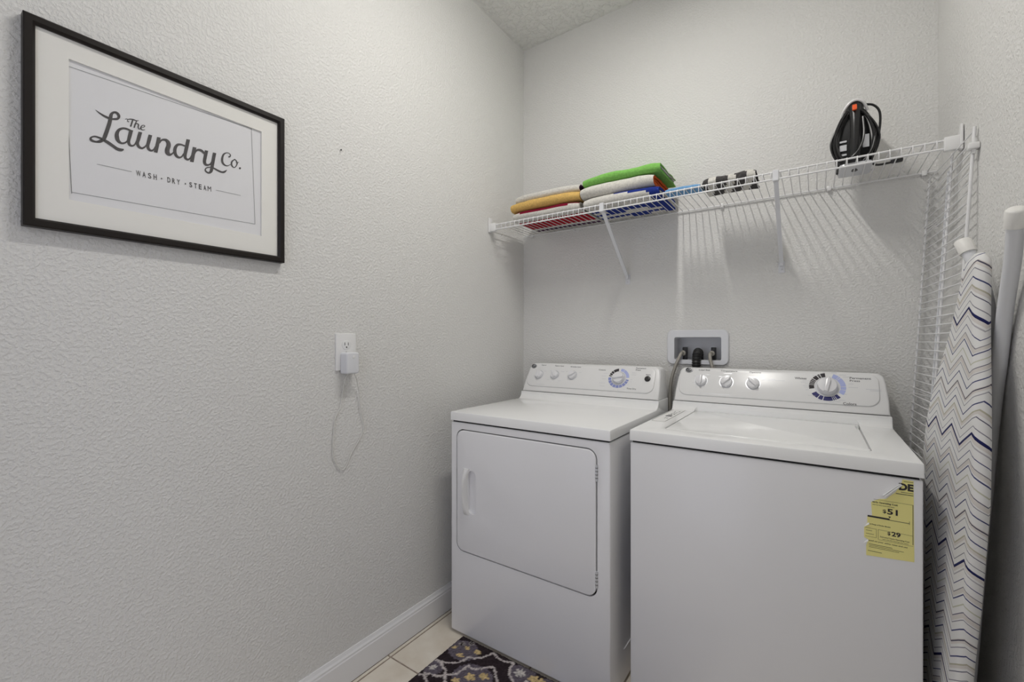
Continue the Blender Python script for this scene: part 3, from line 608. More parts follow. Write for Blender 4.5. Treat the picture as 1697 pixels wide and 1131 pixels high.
for a, b, w, h in ((-.10, -.012, .02, .002), (-.10, -.004, .03, .002), (-.05, -.014, .022, .022), (-.02, -.008, .012, .014), (.0, -.012, .02, .004), (.0, -.002, .02, .004), (.03, -.010, .03, .002), (.03, -.002, .03, .002), (.07, -.012, .03, .002), (.07, .004, .02, .002)):
    edge.append(quad_me(LV, a, a + w, b, b + h))
link('label_print', join_me(edge), 'ink_soft', bl)['kind'] = 'stuff'
emblem(P, con, .049, .137)
for a, s, ang in ((.100, .092, 268), (.194, .091, 45), (.287, .090, 135)): knob(P, con, a, s, .0215, math.radians(ang))
dc = (.518, .091)
knob(P, con, *dc, .030, math.radians(80), 'cycle_dial', .024)
link('dial_ring', join_me([ring_seg(P, *dc, .038, .0535, d0, d1, HH) for d0, d1 in ((97, 113), (116, 124), (127, 143), (146, 151), (153, 158), (160, 165), (167, 172), (174, 192))]), 'ink', con)
link('dial_ring', join_me([ring_seg(P, *dc, .038, .0535, d0, d1, HH) for d0, d1 in ((-32, -12), (-10, 3), (5, 42), (44, 49), (51, 70))]), 'lavender', con)
link('dial_ring', join_me([ring_seg(P, *dc, .038, .0535, d0, d1, HH) for d0, d1 in ((212, 236), (239, 254), (257, 288), (290, 294), (296, 300), (302, 315))]), 'navy', con)
PT = lambda a, s: P(a, s, .0049)
txt = [text_me(*q) for q in (('Load Size', PT, .088, .137, .042, .0068), ('Temperature', PT, .170, .135, .060, .0075), ('Options', PT, .272, .133, .040, .0072),
       ('Whites', PT, .421, .116, .036, .0082), ('Permanent', PT, .582, .125, .058, .0078), ('Press', PT, .582, .115, .028, .0072), ('Colors', PT, .562, .027, .036, .0095))]
for w_ in txt: link('lettering', w_, 'ink_soft', con)
sm = []
for a, s, w in ((.07, .110, .010), (.068, .08, .010), (.098, .062, .012), (.105, .119, .01), (.12, .118, .012), (.165, .113, .012), (.19, .118, .014), (.182, .127, .03), (.27, .117, .03), (.315, .110, .045), (.315, .106, .075),
                (.10, .036, .11), (.445, .110, .022), (.44, .104, .024), (.452, .098, .014), (.446, .091, .02), (.45, .085, .018), (.475, .132, .024), (.505, .147, .008), (.53, .146, .016), (.553, .138, .02), (.563, .131, .018), (.578, .105, .014), (.578, .092, .026), (.565, .065, .008),
                (.455, .075, .008), (.462, .053, .022), (.49, .038, .012), (.523, .032, .014), (.535, .036, .02), (.55, .042, .018), (.625, .088, .04), (.635, .083, .03)):
    sm.append(quad_me(PT, a, a + w, s, s + .0018))
link('fine_print', join_me(sm), 'silver', con)['kind'] = 'stuff'
# torn energy label on the front
LY_ = -.6570
lab = [(14800, 8380), (14990, 8370), (15005, 6510), (14140, 6440), (14140, 6680), (14180, 6820), (14100, 6870), (14100, 7110), (14160, 7230), (14160, 7380), (14250, 7420), (14230, 7740), (14380, 7840), (14510, 7870), (14670, 8050), (14770, 8240)]
el = link('energy_label', prism_me([(a * 1e-4, b * 1e-4) for a, b in lab], FXZ(LY_), 0, .0006), 'yellow', wa)
el['label'] = 'torn yellow energy label'
EL = lambda a, b: (a, LY_ - .0009, b)
ink = [text_me(*q) for q in (('DE', EL, 1.4735, .8125, .0255, .0165, .05), ('early Operating Cost', EL, 1.4255, .7728, .046, .0048, .03), ('(when used with an electric water heater)', EL, 1.4255, .7675, .040, .0030), ('$', EL, 1.4445, .7515, .0065, .0095, .018), ('51', EL, 1.4525, .7510, .0190, .0135, .03),
       ('$', EL, 1.4530, .7010, .0055, .0090, .018), ('29', EL, 1.4605, .7010, .0160, .0110, .03), ('Estimated Yearly Operating Cost', EL, 1.440, .6925, .052, .0042), ('(when used with a natural gas water heater)', EL, 1.444, .6885, .046, .0026),
       ('Cost Range of Similar Models', EL, 1.4165, .7190, .042, .0036), ('ased on your utility rates and use', EL, 1.4185, .6790, .070, .0042))]
ink += [quad_me(EL, 1.4165, 1.457, .7375, .7415), quad_me(EL, 1.457, 1.492, .7372, .7384), quad_me(EL, 1.4916, 1.4922, .735, .743),
        open_mesh([EL(1.4545, .7465), EL(1.4595, .7465), EL(1.457, .7425)], [(0, 1, 2)])]
for (a0, a1, b0, b1) in ((1.428, 1.4985, .7815, .782), (1.4975, 1.4985, .690, .782), (1.436, 1.4985, .7105, .711), (1.436, 1.4365, .688, .711), (1.436, 1.4985, .6865, .687), (1.412, 1.433, .7105, .711), (1.4325, 1.433, .690, .711), (1.412, 1.433, .690, .6905),
                         (1.477, 1.4985, .8075, .8085), (1.468, 1.4985, .8025, .804), (1.482, 1.4985, .833, .834), (1.419, 1.462, .6725, .6735), (1.419, 1.482, .669, .6698), (1.419, 1.474, .6655, .6663), (1.417, 1.443, .656, .657), (1.4135, 1.425, .7045, .7053), (1.4135, 1.428, .6965, .6973)):
    ink.append(quad_me(EL, a0, a1, b0, b1))
link('label_print', join_me(ink), 'ink', el)['kind'] = 'stuff'
# curled torn flap
cv = []
for k in range(15):
    a = k * .5; r_ = .0022 + .00012 * k
    cv.append((r_ * math.cos(a), r_ * math.sin(a)))
A_, B_ = Vector((1.4475, 0, .7925)), Vector((1.4775, 0, .8265))
d_ = (B_ - A_).normalized(); n_ = Vector((-d_.z, 0, d_.x))
V = []; Fc = []
for q, sc in ((A_, 1.25), (B_, .9)):
    for u, v in cv:
        p = q + n_ * u * sc; V.append((p.x, LY_ - .0052 - v * sc, p.z))
for k in range(14): Fc.append((k, k + 1, 15 + k + 1, 15 + k))
link('curled_flap', open_mesh(V, Fc), 'white_paper', el, 60)
for dx, dz in ((0, 0), (.0015, .041)):
    link('torn_paper', open_mesh([(1.4105 + dx, LY_ - .0010, .676 + dz), (1.4170 + dx, LY_ - .0010, .683 + dz), (1.4180 + dx, LY_ - .004, .680 + dz), (1.4085 + dx, LY_ - .0010, .670 + dz)], [(0, 1, 2, 3)]), 'white_paper', el)

# ------------------------------------------------------------------ recessed washer box, valves, hoses
bx = thing('washer_outlet_box', 'white recessed washer hookup box set in the back wall', 'outlet box', (.893, 0, 1.06))
fo = rr(.768, 1.018, 1.058, 1.208, .024, 6); fi = rr(.7995, .9895, 1.0785, 1.1765, .007, 6)
n = len(fo)
V = []; Fc = []
for (pts, y) in ((fo, -.0005), (fo, -.005), ([(a + (c - a) * .12, b + (d - b) * .12) for (a, b), (c, d) in zip(fo, fi)], -.009), (fi, -.009), (fi, .082)):
    V += [(a, y, b) for a, b in pts]
for s in range(4):
    for k in range(n): Fc.append((s * n + k, s * n + (k + 1) % n, (s + 1) * n + (k + 1) % n, (s + 1) * n + k))
Fc.append(tuple(4 * n + k for k in range(n)))
link('box_frame', mesh_from(V, Fc), 'tube', bx, 40)
for xc in (.836, .953):
    v_ = box('valve', (xc - .009, xc + .009, .022, .046, 1.078, 1.133), 'black', bx, .002)
    link('valve_nut', lathe_me([(.009, .0), (.0115, .001), (.0115, .011), (.009, .013)], lambda u, w, h, xc=xc: (xc - .003 + u, .014 - h * .9, 1.107 + w), 10), 'braid', v_, 30)
def hose(name, label, pts, r, mat):
    o = tube(name, catmull(pts, 8), r, mat, None, 10); o['label'] = label; o['category'] = 'hose'; return o
hose('supply_hose', 'grey braided water hose running down between the dryer and the washer', [(.832, .006, 1.106), (.829, -.012, 1.104), (.820, -.024, 1.078), (.808, -.028, 1.045), (.795, -.029, 1.000), (.788, -.029, .95), (.786, -.029, .88), (.792, -.027, .70), (.80, -.026, .50)], .0072, 'braid')
hose('supply_hose', 'short grey braided water hose curving behind the washer panel from the right valve', [(.949, .006, 1.106), (.946, -.010, 1.104), (.949, -.022, 1.085), (.956, -.026, 1.055), (.962, -.027, 1.00), (.966, -.027, .85)], .0072, 'braid')
# corrugated drain hose
cen = catmull([(.893, .045, 1.070), (.893, .038, 1.100), (.893, .022, 1.112), (.893, .001, 1.104), (.893, -.014, 1.080), (.893, -.020, 1.04), (.893, -.023, .98), (.893, -.023, .86)], 10)
dh = link('drain_hose', tube_me(cen, lambda t: .0172 + .0022 * math.sin(t * 2 * math.pi * 26), 16), 'black_matte', None, 40)
dh['label'] = 'black corrugated drain hose hooked into the recessed wall box'; dh['category'] = 'hose'

# ------------------------------------------------------------------ wire shelf on the back wall
sh = thing('wire_shelf', 'long white wire shelf mounted along the back wall', 'shelf', (.82, 0, 1.70))
DZ = 1.7255
wire = tube_me([(0, -.006, DZ + .003), (0, -.10, DZ + .003), (0, -.2985, DZ + .003), (0, -.3035, DZ + .0015), (0, -.3055, DZ - .003), (0, -.3055, DZ - .026)], .0016, 6)
wire.materials.append(M['wire']); wire.shade_smooth()
x = .022
while x < 1.632:
    o = bpy.data.objects.new('deck_wire', wire); COL.objects.link(o); put(o, sh); o.location = (x, 0, 0)
    x += .0254
for nm, y, z, r in (('back_rail', -.008, DZ, .0030), ('front_rail', -.3025, DZ - .001, .0030), ('lip_rail', -.3085, DZ - .026, .0030)):
    tube(nm, [(.006, y, z), (1.644, y, z)], r, 'wire', sh, 8)
for xa, xb, xw in ((.002, .040, .002), (1.610, 1.648, 1.648)):
    eb = [box_me(xa, xb, -.314, -.296, DZ - .033, DZ + .006, .003), box_me(min(xw, xw + (-.006 if xw > 1 else .006)), max(xw, xw + (-.006 if xw > 1 else .006)), -.318, -.292, DZ - .036, DZ + .034, .002)]
    link('end_bracket', join_me(eb), 'plastic', sh, 35)
for xc in (.06, .308, .660, .992, 1.355, 1.615):
    c_ = link('wall_clip', join_me([box_me(xc - .007, xc + .007, -.013, -.0005, DZ - .010, DZ + .008, .003), tube_me([(xc, -.012, DZ - .006), (xc, -.016, DZ - .006)], .004, 10)]), 'plastic', sh, 35)
for xc in (.586, 1.204):
    a, b = Vector((xc, -.300, DZ - .022)), Vector((xc, -.010, 1.462))
    d = (b - a).normalized(); up = Vector((0, -d.z, d.y))
    V = []
    for p in (a, b):
        for sx in (-.0068, .0068):
            for su in (-.004, .004): V.append(p + Vector((sx, 0, 0)) + up * su)
    Fc = [(0, 1, 3, 2), (4, 6, 7, 5), (0, 4, 5, 1), (2, 3, 7, 6), (0, 2, 6, 4), (1, 5, 7, 3)]
    arm = mesh_from(V, Fc)
    hook = box_me(xc - .009, xc + .009, -.3145, -.298, DZ - .032, DZ + .004, .002)
    s_ = link('support_brace', join_me([arm, hook]), 'tube', sh)
    pl = prism_me(rr(xc - .011, xc + .011, 1.426, 1.470, .004, 4), FXZ(0.0), .0004, .0042, .0012)
    link('brace_foot', join_me([pl, box_me(xc - .0068, xc + .0068, -.016, -.004, 1.452, 1.467, .002)]), 'tube', s_, 35)
    link('screw', prism_me(rr(xc - .0035, xc + .0035, 1.4345, 1.4415, .0034, 4), FXZ(-.0042), 0, .0012, .0005), 'silver', s_, 35)

# ------------------------------------------------------------------ loose wire shelf standing on end in the corner
rk = thing('spare_wire_rack', 'spare white wire shelf standing on end in the right corner', 'wire rack', (1.55, -.2, 0))
def RL(z): return Vector((1.622 - .054 * (1.71 - z), -.018, z))
def RR(z): return Vector((1.641 - .054 * (1.68 - z), -.440, z))
z0 = 1.6900
L0, R0 = RL(z0), RR(z0)
pts = [L0 + Vector((.012, .004, 0)), L0 + Vector((.003, .003, 0)), L0, R0]
wm = tube_me([p - L0 for p in pts], .0016, 6); wm.materials.append(M['wire']); wm.shade_smooth()
z = z0
while z > .02:
    o = bpy.data.objects.new('deck_wire', wm); COL.objects.link(o); put(o, rk); o.location = RL(z)
    z -= .0254
def at(t, z): return RL(z).lerp(RR(z), t)
OFF = Vector((.0048, 0, 0))
tube('edge_rail', [at(0, .005) + OFF, at(0, 1.70) + OFF], .0032, 'wire', rk)
tube('edge_rail', [at(1, .005) + OFF * .2 + Vector((0, -.003, 0)), at(1, 1.70) + OFF * .2 + Vector((0, -.003, 0))], .0038, 'wire', rk)
tube('middle_rail', [at(.555, .005) + OFF, at(.555, 1.70) + OFF], .0032, 'wire', rk)
tube('truss_rail', [at(.47, .005) + OFF * 1.6, at(.47, 1.66) + OFF * 1.6], .0034, 'tube', rk)
for zc in (1.53, 1.26, .99, .72, .45, .18):
    link('truss_tie', join_me([tube_me([at(0.0, zc + q) + OFF, at(.47, zc + q * .2 + .002) + OFF * 1.6], .0014, 6) for q in (.006, -.006)]), 'wire', rk, 50)
link('wall_clip', join_me([box_me(1.628, 1.6495, -.462, -.438, 1.640, 1.656, .003), tube_me([(1.640, -.452, 1.630), (1.640, -.452, 1.668)], .0045, 10)]), 'plastic', rk, 35)

# ------------------------------------------------------------------ folded towels
from mathutils import noise as mn
def u_section(y0, y1, h, t, inner):
    """closed outline of a sheet folded once at the front"""
    n = 7; r = h / 2; ri = max(r - t, .0008); pts = []
    yc = y0 + r
    def cur(rad, rev):
        a = [(yc - rad * math.sin(math.pi * k / n), r - rad * math.cos(math.pi * k / n)) for k in range(n + 1)]
        return a[::-1] if rev else a
    m = 8
    bot = [(y1 + (yc - y1) * k / m, 0) for k in range(m)]
    pts += bot + cur(r, False) + [(yc + (y1 - yc) * k / m, h) for k in range(1, m + 1)]
    pts += [(y1 + (yc - y1) * k / m, r + ri) for k in range(m)] + cur(ri, True) + [(yc + (y1 - yc) * k / m, r - ri) for k in range(1, m + 1)]
    return pts

def fold_mesh(x0, x1, y0, y1, z0, h, seed, amp=.004, colour=None, sheets=2, skew=0.0, droop=0.0):
    V = []; Fc = []; idx = []
    ns = 26
    t = h / (2 * sheets) * .96
    for s in range(sheets):
        d = s * h / (2 * sheets)
        sec = u_section(y0 + d * 1.2, y1 - .006 * s * ((seed + s) % 2), h - 2 * d, t, s)
        b0 = len(V); n = len(sec)
        for i in range(ns + 1):
            u = i / ns
            xx = x0 + .004 * s + (x1 - x0 - .008 * s) * u
            e = abs(2 * u - 1) ** 6
            for (y, z_) in sec:
                z = z_ + d + .0004 * s
                nz = mn.noise(Vector((xx * 9 + seed * 3.1, y * 9, seed)))
                ny = mn.noise(Vector((xx * 7 + seed * 1.7, seed * 2.3, z * 20)))
                fine = mn.noise(Vector((xx * 38 + seed, y * 30, z * 60 + seed)))
                k = z / h
                zz = z0 + z * (1 - .16 * e) + amp * (nz * .9 + fine * .35) * k - droop * e * k
                V.append((xx + .004 * mn.noise(Vector((y * 22, z * 45, seed))) * (1 if u > .5 else -1) * e + skew * (y - y0), y + amp * ny * 1.6 + .004 * e, zz))
        for i in range(ns):
            for k in range(n):
                f = (b0 + i * n + k, b0 + i * n + (k + 1) % n, b0 + (i + 1) * n + (k + 1) % n, b0 + (i + 1) * n + k)
                Fc.append(f); idx.append(s)
        for f in (tuple(b0 + k for k in range(n)), tuple(b0 + ns * n + k for k in range(n))):
            Fc.append(f); idx.append(s)
    if colour:
        idx = [colour(sum(V[j][0] for j in f) / len(f), sum(V[j][1] for j in f) / len(f), sum(V[j][2] for j in f) / len(f), s) for f, s in zip(Fc, idx)]
    return mesh_from(V, Fc, 'fold', idx)

ZS = DZ + .0048
def towel(name, label, mats, *a, group='folded towels on the wire shelf', cat='towel', **k):
    o = link(name, fold_mesh(*a, **k), mats, None, 60)
    o['label'] = label; o['category'] = cat; o['group'] = group
    return o
def c_red(x, y, z, s):
    if z < ZS + .006 and -.235 < y < -.105: return 1
    if z < ZS + .006 and y > -.075: return 2
    if z > ZS + .030 and y < -.235 and s == 0: return 3
    return 0
towel('folded_towel', 'white towel with red and maroon bands at the bottom of the left stack', ['t_white', 't_red', 't_purple', 't_maroon'], .125, .470, -.288, -.045, ZS, .043, seed=1, amp=.003, colour=c_red, sheets=2)
towel('folded_towel', 'golden yellow folded towel in the middle of the left stack', ['t_yellow', 't_white'], .112, .474, -.292, -.05, ZS + .0445, .042, seed=2, amp=.004, sheets=2, colour=lambda x, y, z, s: 1 if s == 1 and x > .45 else 0)
towel('folded_towel', 'off-white towel with a dark purple back on top of the left stack', ['t_white', 't_purple'], .126, .462, -.272, -.05, ZS + .088, .036, seed=3, amp=.004, sheets=2,
      colour=lambda x, y, z, s: 1 if (z > ZS + .116 and y > -.225) or (s == 1 and x > .44) or (x > .45 and y > -.245) else 0)
def c_blue(x, y, z, s):
    if z < ZS + .008 and (-.215 < y < -.165 or -.095 < y < -.055): return 1
    if z < ZS + .008 and (-.14 < y < -.125): return 1
    if x > .775: return 1 if s == 0 else 0
    if s == 0 and z - ZS > .037 - (x - .63) * .13 and y < -.18 and x > .63: return 1
    return 0
towel('folded_towel', 'white and navy striped towel at the bottom of the right stack', ['t_white', 't_blue'], .490, .812, -.288, -.04, ZS, .042, seed=4, amp=.003, colour=c_blue, sheets=2)
towel('folded_towel', 'cream folded towel with an orange end beneath the green towel', ['t_cream', 't_orange'], .478, .792, -.292, -.05, ZS + .0435, .050, seed=5, amp=.0045, sheets=2,
      colour=lambda x, y, z, s: 1 if (s == 1 and x > .74) or (x > .783 and y > -.262) else 0)
towel('folded_towel', 'bright green folded towel on top of the right stack', ['t_green', 't_white'], .486, .815, -.286, -.05, ZS + .0955, .036, seed=6, amp=.005, sheets=3,
      colour=lambda x, y, z, s: 1 if (s == 1) or (x > .795 and s == 0 and y > -.20 and z > ZS + .12) else 0)
towel('folded_cloth', 'thin light blue cloth lying between the towels and the striped rag', ['t_sky'], .832, .962, -.284, -.205, ZS, .014, seed=7, amp=.003, sheets=2, group='cleaning cloths on the wire shelf', cat='cloth')
towel('folded_cloth', 'crumpled charcoal and white striped rag lying alone on the shelf', ['t_charcoal', 't_white'], .968, 1.140, -.270, -.135, ZS, .040, seed=9, amp=.011, sheets=3, group='cleaning cloths on the wire shelf', cat='cloth',
      colour=lambda x, y, z, s: 1 if (math.fmod((x - .96) + .25 * (y + .3) + .02 * s, .062) > .036) and z < ZS + .036 else 0)

# ------------------------------------------------------------------ steam iron standing on its heel
ir = thing('clothes_iron', 'black clothes iron standing upright on the shelf with its cord wrapped around', 'iron', (1.418, -.15, ZS))
IX, IZ = 1.420, ZS
def iron_outline(k, z0, z1, w):
    pts = []
    for i in range(17):
        t = i / 16
        hw = w * (1 - .10 * (1 - t) ** 3) * (1 - t ** 2.6) ** .62 if t < 1 else 0
        pts.append((hw, z0 + (z1 - z0) * t))
    return [(IX + a, b) for a, b in pts] + [(IX - a, b) for a, b in pts[-2::-1]]
link('soleplate', prism_me(iron_outline(1, IZ + .012, IZ + .236, .056), lambda a, b, h: (a + .006, -.088 - h, b), -.004, .006, .002), 'steel', ir, 40)
link('skirt', prism_me(iron_outline(1, IZ + .014, IZ + .228, .053), FXZ(-.094), 0, .014, .004), 'black_satin', ir, 40)
# housing lofted from the skirt inwards
V = []; Fc = []
rows = [(-.107, .053, .014, .228), (-.125, .052, .012, .226), (-.148, .049, .012, .220), (-.162, .044, .014, .210), (-.168, .036, .02, .195)]
nn = 0
for y, w, a, b in rows:
    ol = iron_outline(1, IZ + a, IZ + b, w); nn = len(ol); V += [(p, y, q) for p, q in ol]
for s in range(len(rows) - 1):
    for k in range(nn): Fc.append((s * nn + k, s * nn + (k + 1) % nn, (s + 1) * nn + (k + 1) % nn, (s + 1) * nn + k))
Fc += [tuple(range(nn)), tuple((len(rows) - 1) * nn + k for k in range(nn))]
hs = link('housing', mesh_from(V, Fc), 'black_satin', ir, 40)
link('heel_rest', prism_me(rr(IX - .042, IX + .044, -.205, -.092, .014, 5), FXY(IZ), .0002, .012, .003), 'silver', ir, 40)
hp = catmull([(IX, -.145, IZ + .012), (IX, -.176, IZ + .022), (IX, -.188, IZ + .055), (IX, -.190, IZ + .11), (IX, -.187, IZ + .160), (IX, -.176, IZ + .192), (IX, -.155, IZ + .206), (IX, -.135, IZ + .206)], 6)
hm = tube_me(hp, lambda t: .0135 + .005 * math.exp(-((t - .12) / .12) ** 2) + .0125 * math.exp(-((t - .84) / .13) ** 2), 14)
hd = link('handle', hm, 'black', ir, 50)
link('pilot_light', prism_me(rr(IX - .008, IX + .004, IZ + .182, IZ + .202, .002, 3), lambda a, b, h: (a, -.2060 + (b - IZ - .182) * .45 - h, b), -.006, .003, .001), 'orange', hd, 35)
arc = catmull([(IX - .037, -.160, IZ + .172), (IX - .030, -.178, IZ + .196), (IX - .014, -.184, IZ + .216), (IX + .004, -.184, IZ + .222), (IX + .022, -.178, IZ + .212), (IX + .034, -.160, IZ + .190)], 6)
tube('steam_trim', arc, .0042, 'plastic', hs)
for xa, xb, za, zb in ((IX - .040, IX - .021, .094, .100), (IX - .040, IX - .021, .066, .086), (IX - .040, IX - .021, .050, .056), (IX + .021, IX + .038, .066, .108)):
    link('rating_label', box_me(xa, xb, -.171, -.1660, IZ + za, IZ + zb, .0008), 'tube', hs)
rnd = random.Random(2)
loops = []
def wrap(rx, zb, zt, yy, ph):
    pts = []
    for k in range(20):
        a = 2 * math.pi * k / 20
        pts.append((IX + rx * math.cos(a) * (1 - .22 * max(0, math.sin(a))), yy + .006 * math.sin(2 * a + ph), IZ + (zb + zt) / 2 + (zt - zb) / 2 * math.sin(a)))
    return tube_me(catmull(pts, 3, True), .0033, 7, True)
loops = [wrap(.052, .012, .200, -.172, 0), wrap(.056, .010, .206, -.165, 1), wrap(.060, .009, .202, -.156, 2), wrap(.048, .014, .192, -.178, 2.6), wrap(.064, .008, .190, -.162, 3.4)]
tail = [(IX + .030, -.165, IZ + .208), (IX + .048, -.165, IZ + .200), (IX + .062, -.165, IZ + .180), (IX + .066, -.163, IZ + .150), (IX + .062, -.16, IZ + .10), (IX + .052, -.16, IZ + .05), (IX + .044, -.16, IZ + .02), (IX + .058, -.16, IZ + .004), (IX + .095, -.16, IZ + .004)]
loops.append(tube_me(catmull(tail, 6), .0035, 7))
loops.append(tube_me(catmull([(IX + .02, -.19, IZ + .16), (IX + .022, -.20, IZ + .10), (IX + .012, -.212, IZ + .055), (IX - .01, -.216, IZ + .025), (IX - .035, -.2, IZ + .012)], 6), .0033, 7))
cd = link('cord', join_me(loops), 'black', ir, 50)
link('plug', box_me(IX + .092, IX + .122, -.168, -.152, IZ + .0003, IZ + .014, .004), 'black', cd, 35)

# ------------------------------------------------------------------ ironing board leaning by the right wall
ib = thing('ironing_board', 'ironing board in a zigzag patterned cover leaning against the right wall', 'ironing board', (1.56, -.58, 0))
KEY = [(.02, -.680, -.51), (.05, -.712, -.475), (.30, -.735, -.456), (.49, -.744, -.450), (.62, -.762, -.432), (.83, -.773, -.378), (.95, -.756, -.400), (1.06, -.733, -.455), (1.168, -.705, -.527), (1.26, -.688, -.570), (1.30, -.683, -.584), (1.33, -.678, -.594), (1.345, -.668, -.604), (1.352, -.652, -.618)]
def edges(z):
    for (z0, a0, b0), (z1, a1, b1) in zip(KEY, KEY[1:]):
        if z <= z1:
            t = max(0, (z - z0) / (z1 - z0)); return a0 + (a1 - a0) * t, b0 + (b1 - b0) * t
    return KEY[-1][1:]
zz = [.02 + (1.352 - .02) * k / 76 for k in range(77)]
V = []; U = []; Fc = []
NF, NE = 14, 7
for z in zz:
    yn, yf = edges(z)
    th = .028 if z < 1.325 else .028 * max(.4, math.sqrt(max(0, 1 - ((z - 1.325) / .03) ** 2)))
    r = th / 2
    def xc(y): return 1.608 - .047 * (1.30 - z) - (.026 * min(1, max(0, z / 1.0))) * (y - yn) / .43
    ring = []
    for k in range(NE): # far edge
        a = math.pi * k / (NE - 1); ring.append((yf - r + r * math.sin(a), math.cos(a) * r))      # back -> front
    for k in range(1, NF): ring.append((yf - r + (yn + r - yf + r) * k / NF, -r - .0012 * math.sin(math.pi * k / NF)))
    for k in range(NE):
        a = math.pi * k / (NE - 1); ring.append((yn + r - r * math.sin(a), -math.cos(a) * r))
    for k in range(1, 4): ring.append((yn + r + (yf - yn - 2 * r) * k / 4, r))
    ul = 0; prev = None
    mid = (yn + yf) / 2
    row = []
    for (y, dx) in ring:
        if prev: ul += math.hypot(y - prev[0], dx - prev[1])
        prev = (y, dx); row.append(ul)
        V.append((xc(y) + dx, y, z))
    off = row[NE - 1 + NF // 2]
    U += [(u - off + .2, z) for u in row]
nr = len(ring)
for i in range(len(zz) - 1):
    for k in range(nr): Fc.append((i * nr + k, i * nr + (k + 1) % nr, (i + 1) * nr + (k + 1) % nr, (i + 1) * nr + k))
Fc += [tuple(range(nr)), tuple((len(zz) - 1) * nr + k for k in range(nr))]
me = open_mesh(V, Fc)
bm = bmesh.new(); bm.from_mesh(me); bmesh.ops.recalc_face_normals(bm, faces=bm.faces); bm.to_mesh(me); bm.free()
uvl = me.uv_layers.new(name='UVMap')
for lp in me.loops: uvl.data[lp.index].uv = U[lp.vertex_index]
cm = principled('zigzag_cover', (.8, .8, .78), .8, spec=.2)
nt, N, L, b = nodes_of(cm)
uv = N.new('ShaderNodeUVMap'); uv.uv_map = 'UVMap'
sp = N.new('ShaderNodeSeparateXYZ'); L.new(uv.outputs[0], sp.inputs[0])
def mth(op, a, bb=None, c=None):
    m = N.new('ShaderNodeMath'); m.operation = op
    for i, v in enumerate((a, bb, c)):
        if v is None: continue
        if isinstance(v, (int, float)): m.inputs[i].default_value = v
        else: L.new(v, m.inputs[i])
    return m.outputs[0]
tri = mth('ABSOLUTE', mth('SUBTRACT', mth('FRACT', mth('DIVIDE', sp.outputs[0], .118)), .5))
vv = mth('ADD', sp.outputs[1], mth('MULTIPLY', tri, -.072))
fr_ = mth('FRACT', mth('DIVIDE', vv, .262))
rp = N.new('ShaderNodeValToRGB'); rp.color_ramp.interpolation = 'CONSTANT'
white, navy, gr, bg_, ol, bl_ = (.76, .755, .75), (.015, .018, .10), (.42, .41, .44), (.62, .58, .55), (.52, .52, .42), (.06, .07, .17)
dk, gm_ = (.10, .10, .15), (.24, .235, .28)
seq = [(0, white)]
for k, c_ in enumerate((bl_, gm_, dk, ol, bl_, gm_, bl_, gr, navy, gm_, dk, ol, bl_, gm_, dk)):
    p_ = .03 + k / 15.3 + (.008 if k % 3 == 1 else 0); w_ = .024 if c_ is navy else (.011 if c_ in (bl_, dk) else .009)
    seq += [(p_, c_), (p_ + w_, white)]
els = rp.color_ramp.elements
els[0].position = 0; els[0].color = (*white, 1); els[1].position = seq[1][0]; els[1].color = (*seq[1][1], 1)
for p_, c_ in seq[2:]:
    e = els.new(p_); e.color = (*c_, 1)
L.new(fr_, rp.inputs['Fac'])
band = N.new('ShaderNodeValToRGB'); band.color_ramp.interpolation = 'CONSTANT'
band.color_ramp.elements[0].color = (1, 1, 1, 1); band.color_ramp.elements[1].position = .62; band.color_ramp.elements[1].color = (.86, .82, .79, 1)
e_ = band.color_ramp.elements.new(.82); e_.color = (1, 1, 1, 1)
L.new(mth('FRACT', mth('DIVIDE', vv, .0524)), band.inputs['Fac'])
mxc = N.new('ShaderNodeMix'); mxc.data_type = 'RGBA'; mxc.blend_type = 'MULTIPLY'; mxc.inputs['Factor'].default_value = 1.0
L.new(rp.outputs['Color'], mxc.inputs[6]); L.new(band.outputs['Color'], mxc.inputs[7])
L.new(mxc.outputs[2], b.inputs['Base Color'])
link('cover', me, cm, ib, 50)
def leg(pts, capz):
    p = catmull(pts, 6)
    o = tube('leg', p, .0125, 'tube', ib, 14)
    a, bq = p[-1], p[-2]; d = (a - bq).normalized()
    link('leg_cap', tube_me([a - d * .012, a + d * .020, a + d * .0235], lambda t: .0160 if t < .9 else .0125, 16), 'cap', o, 50)
leg([(1.590, -.560, .04), (1.622, -.590, .70), (1.634, -.622, 1.00), (1.635, -.660, 1.12), (1.633, -.702, 1.225), (1.628, -.762, 1.315), (1.621, -.808, 1.385)], 0)
leg([(1.590, -.510, .04), (1.622, -.545, .70), (1.634, -.580, 1.00), (1.635, -.595, 1.14), (1.634, -.592, 1.225), (1.624, -.575, 1.31), (1.606, -.553, 1.378)], 0)
tube('leg_rivet', [(1.63, -.64, 1.06), (1.63, -.585, 1.06)], .004, 'steel', ib)

# ------------------------------------------------------------------ patterned rug
RX0, RX1, RY1, RY0 = .177, .977, -.706, -1.246
LN = [[[181,-866],[203,-858],[238,-846],[263,-824],[271,-803],[272,-785],[294,-778],[317,-759],[328,-734],[337,-717]],[[201,-859],[227,-873],[248,-881],[264,-901],[286,-922]],[[187,-947],[215,-923],[247,-916],[265,-896],[292,-870],[297,-840],[300,-819],[324,-822],[346,-803],[379,-772],[400,-792],[431,-822]],[[337,-717],[363,-727],[387,-731],[423,-714],[428,-742],[444,-769],[476,-791]],[[197,-932],[217,-948],[238,-955]],
      [[431,-822],[440,-870],[420,-910],[390,-925],[380,-960]],[[286,-922],[310,-950],[350,-960],[380,-960]]]
GOLD = [(198,-776,11,11),(238,-753,13,9),(239,-796,17,11),(285,-747,17,11),(340,-856,21,17),(377,-827,21,15),(309,-896,17,14),(524,-740,22,18)]
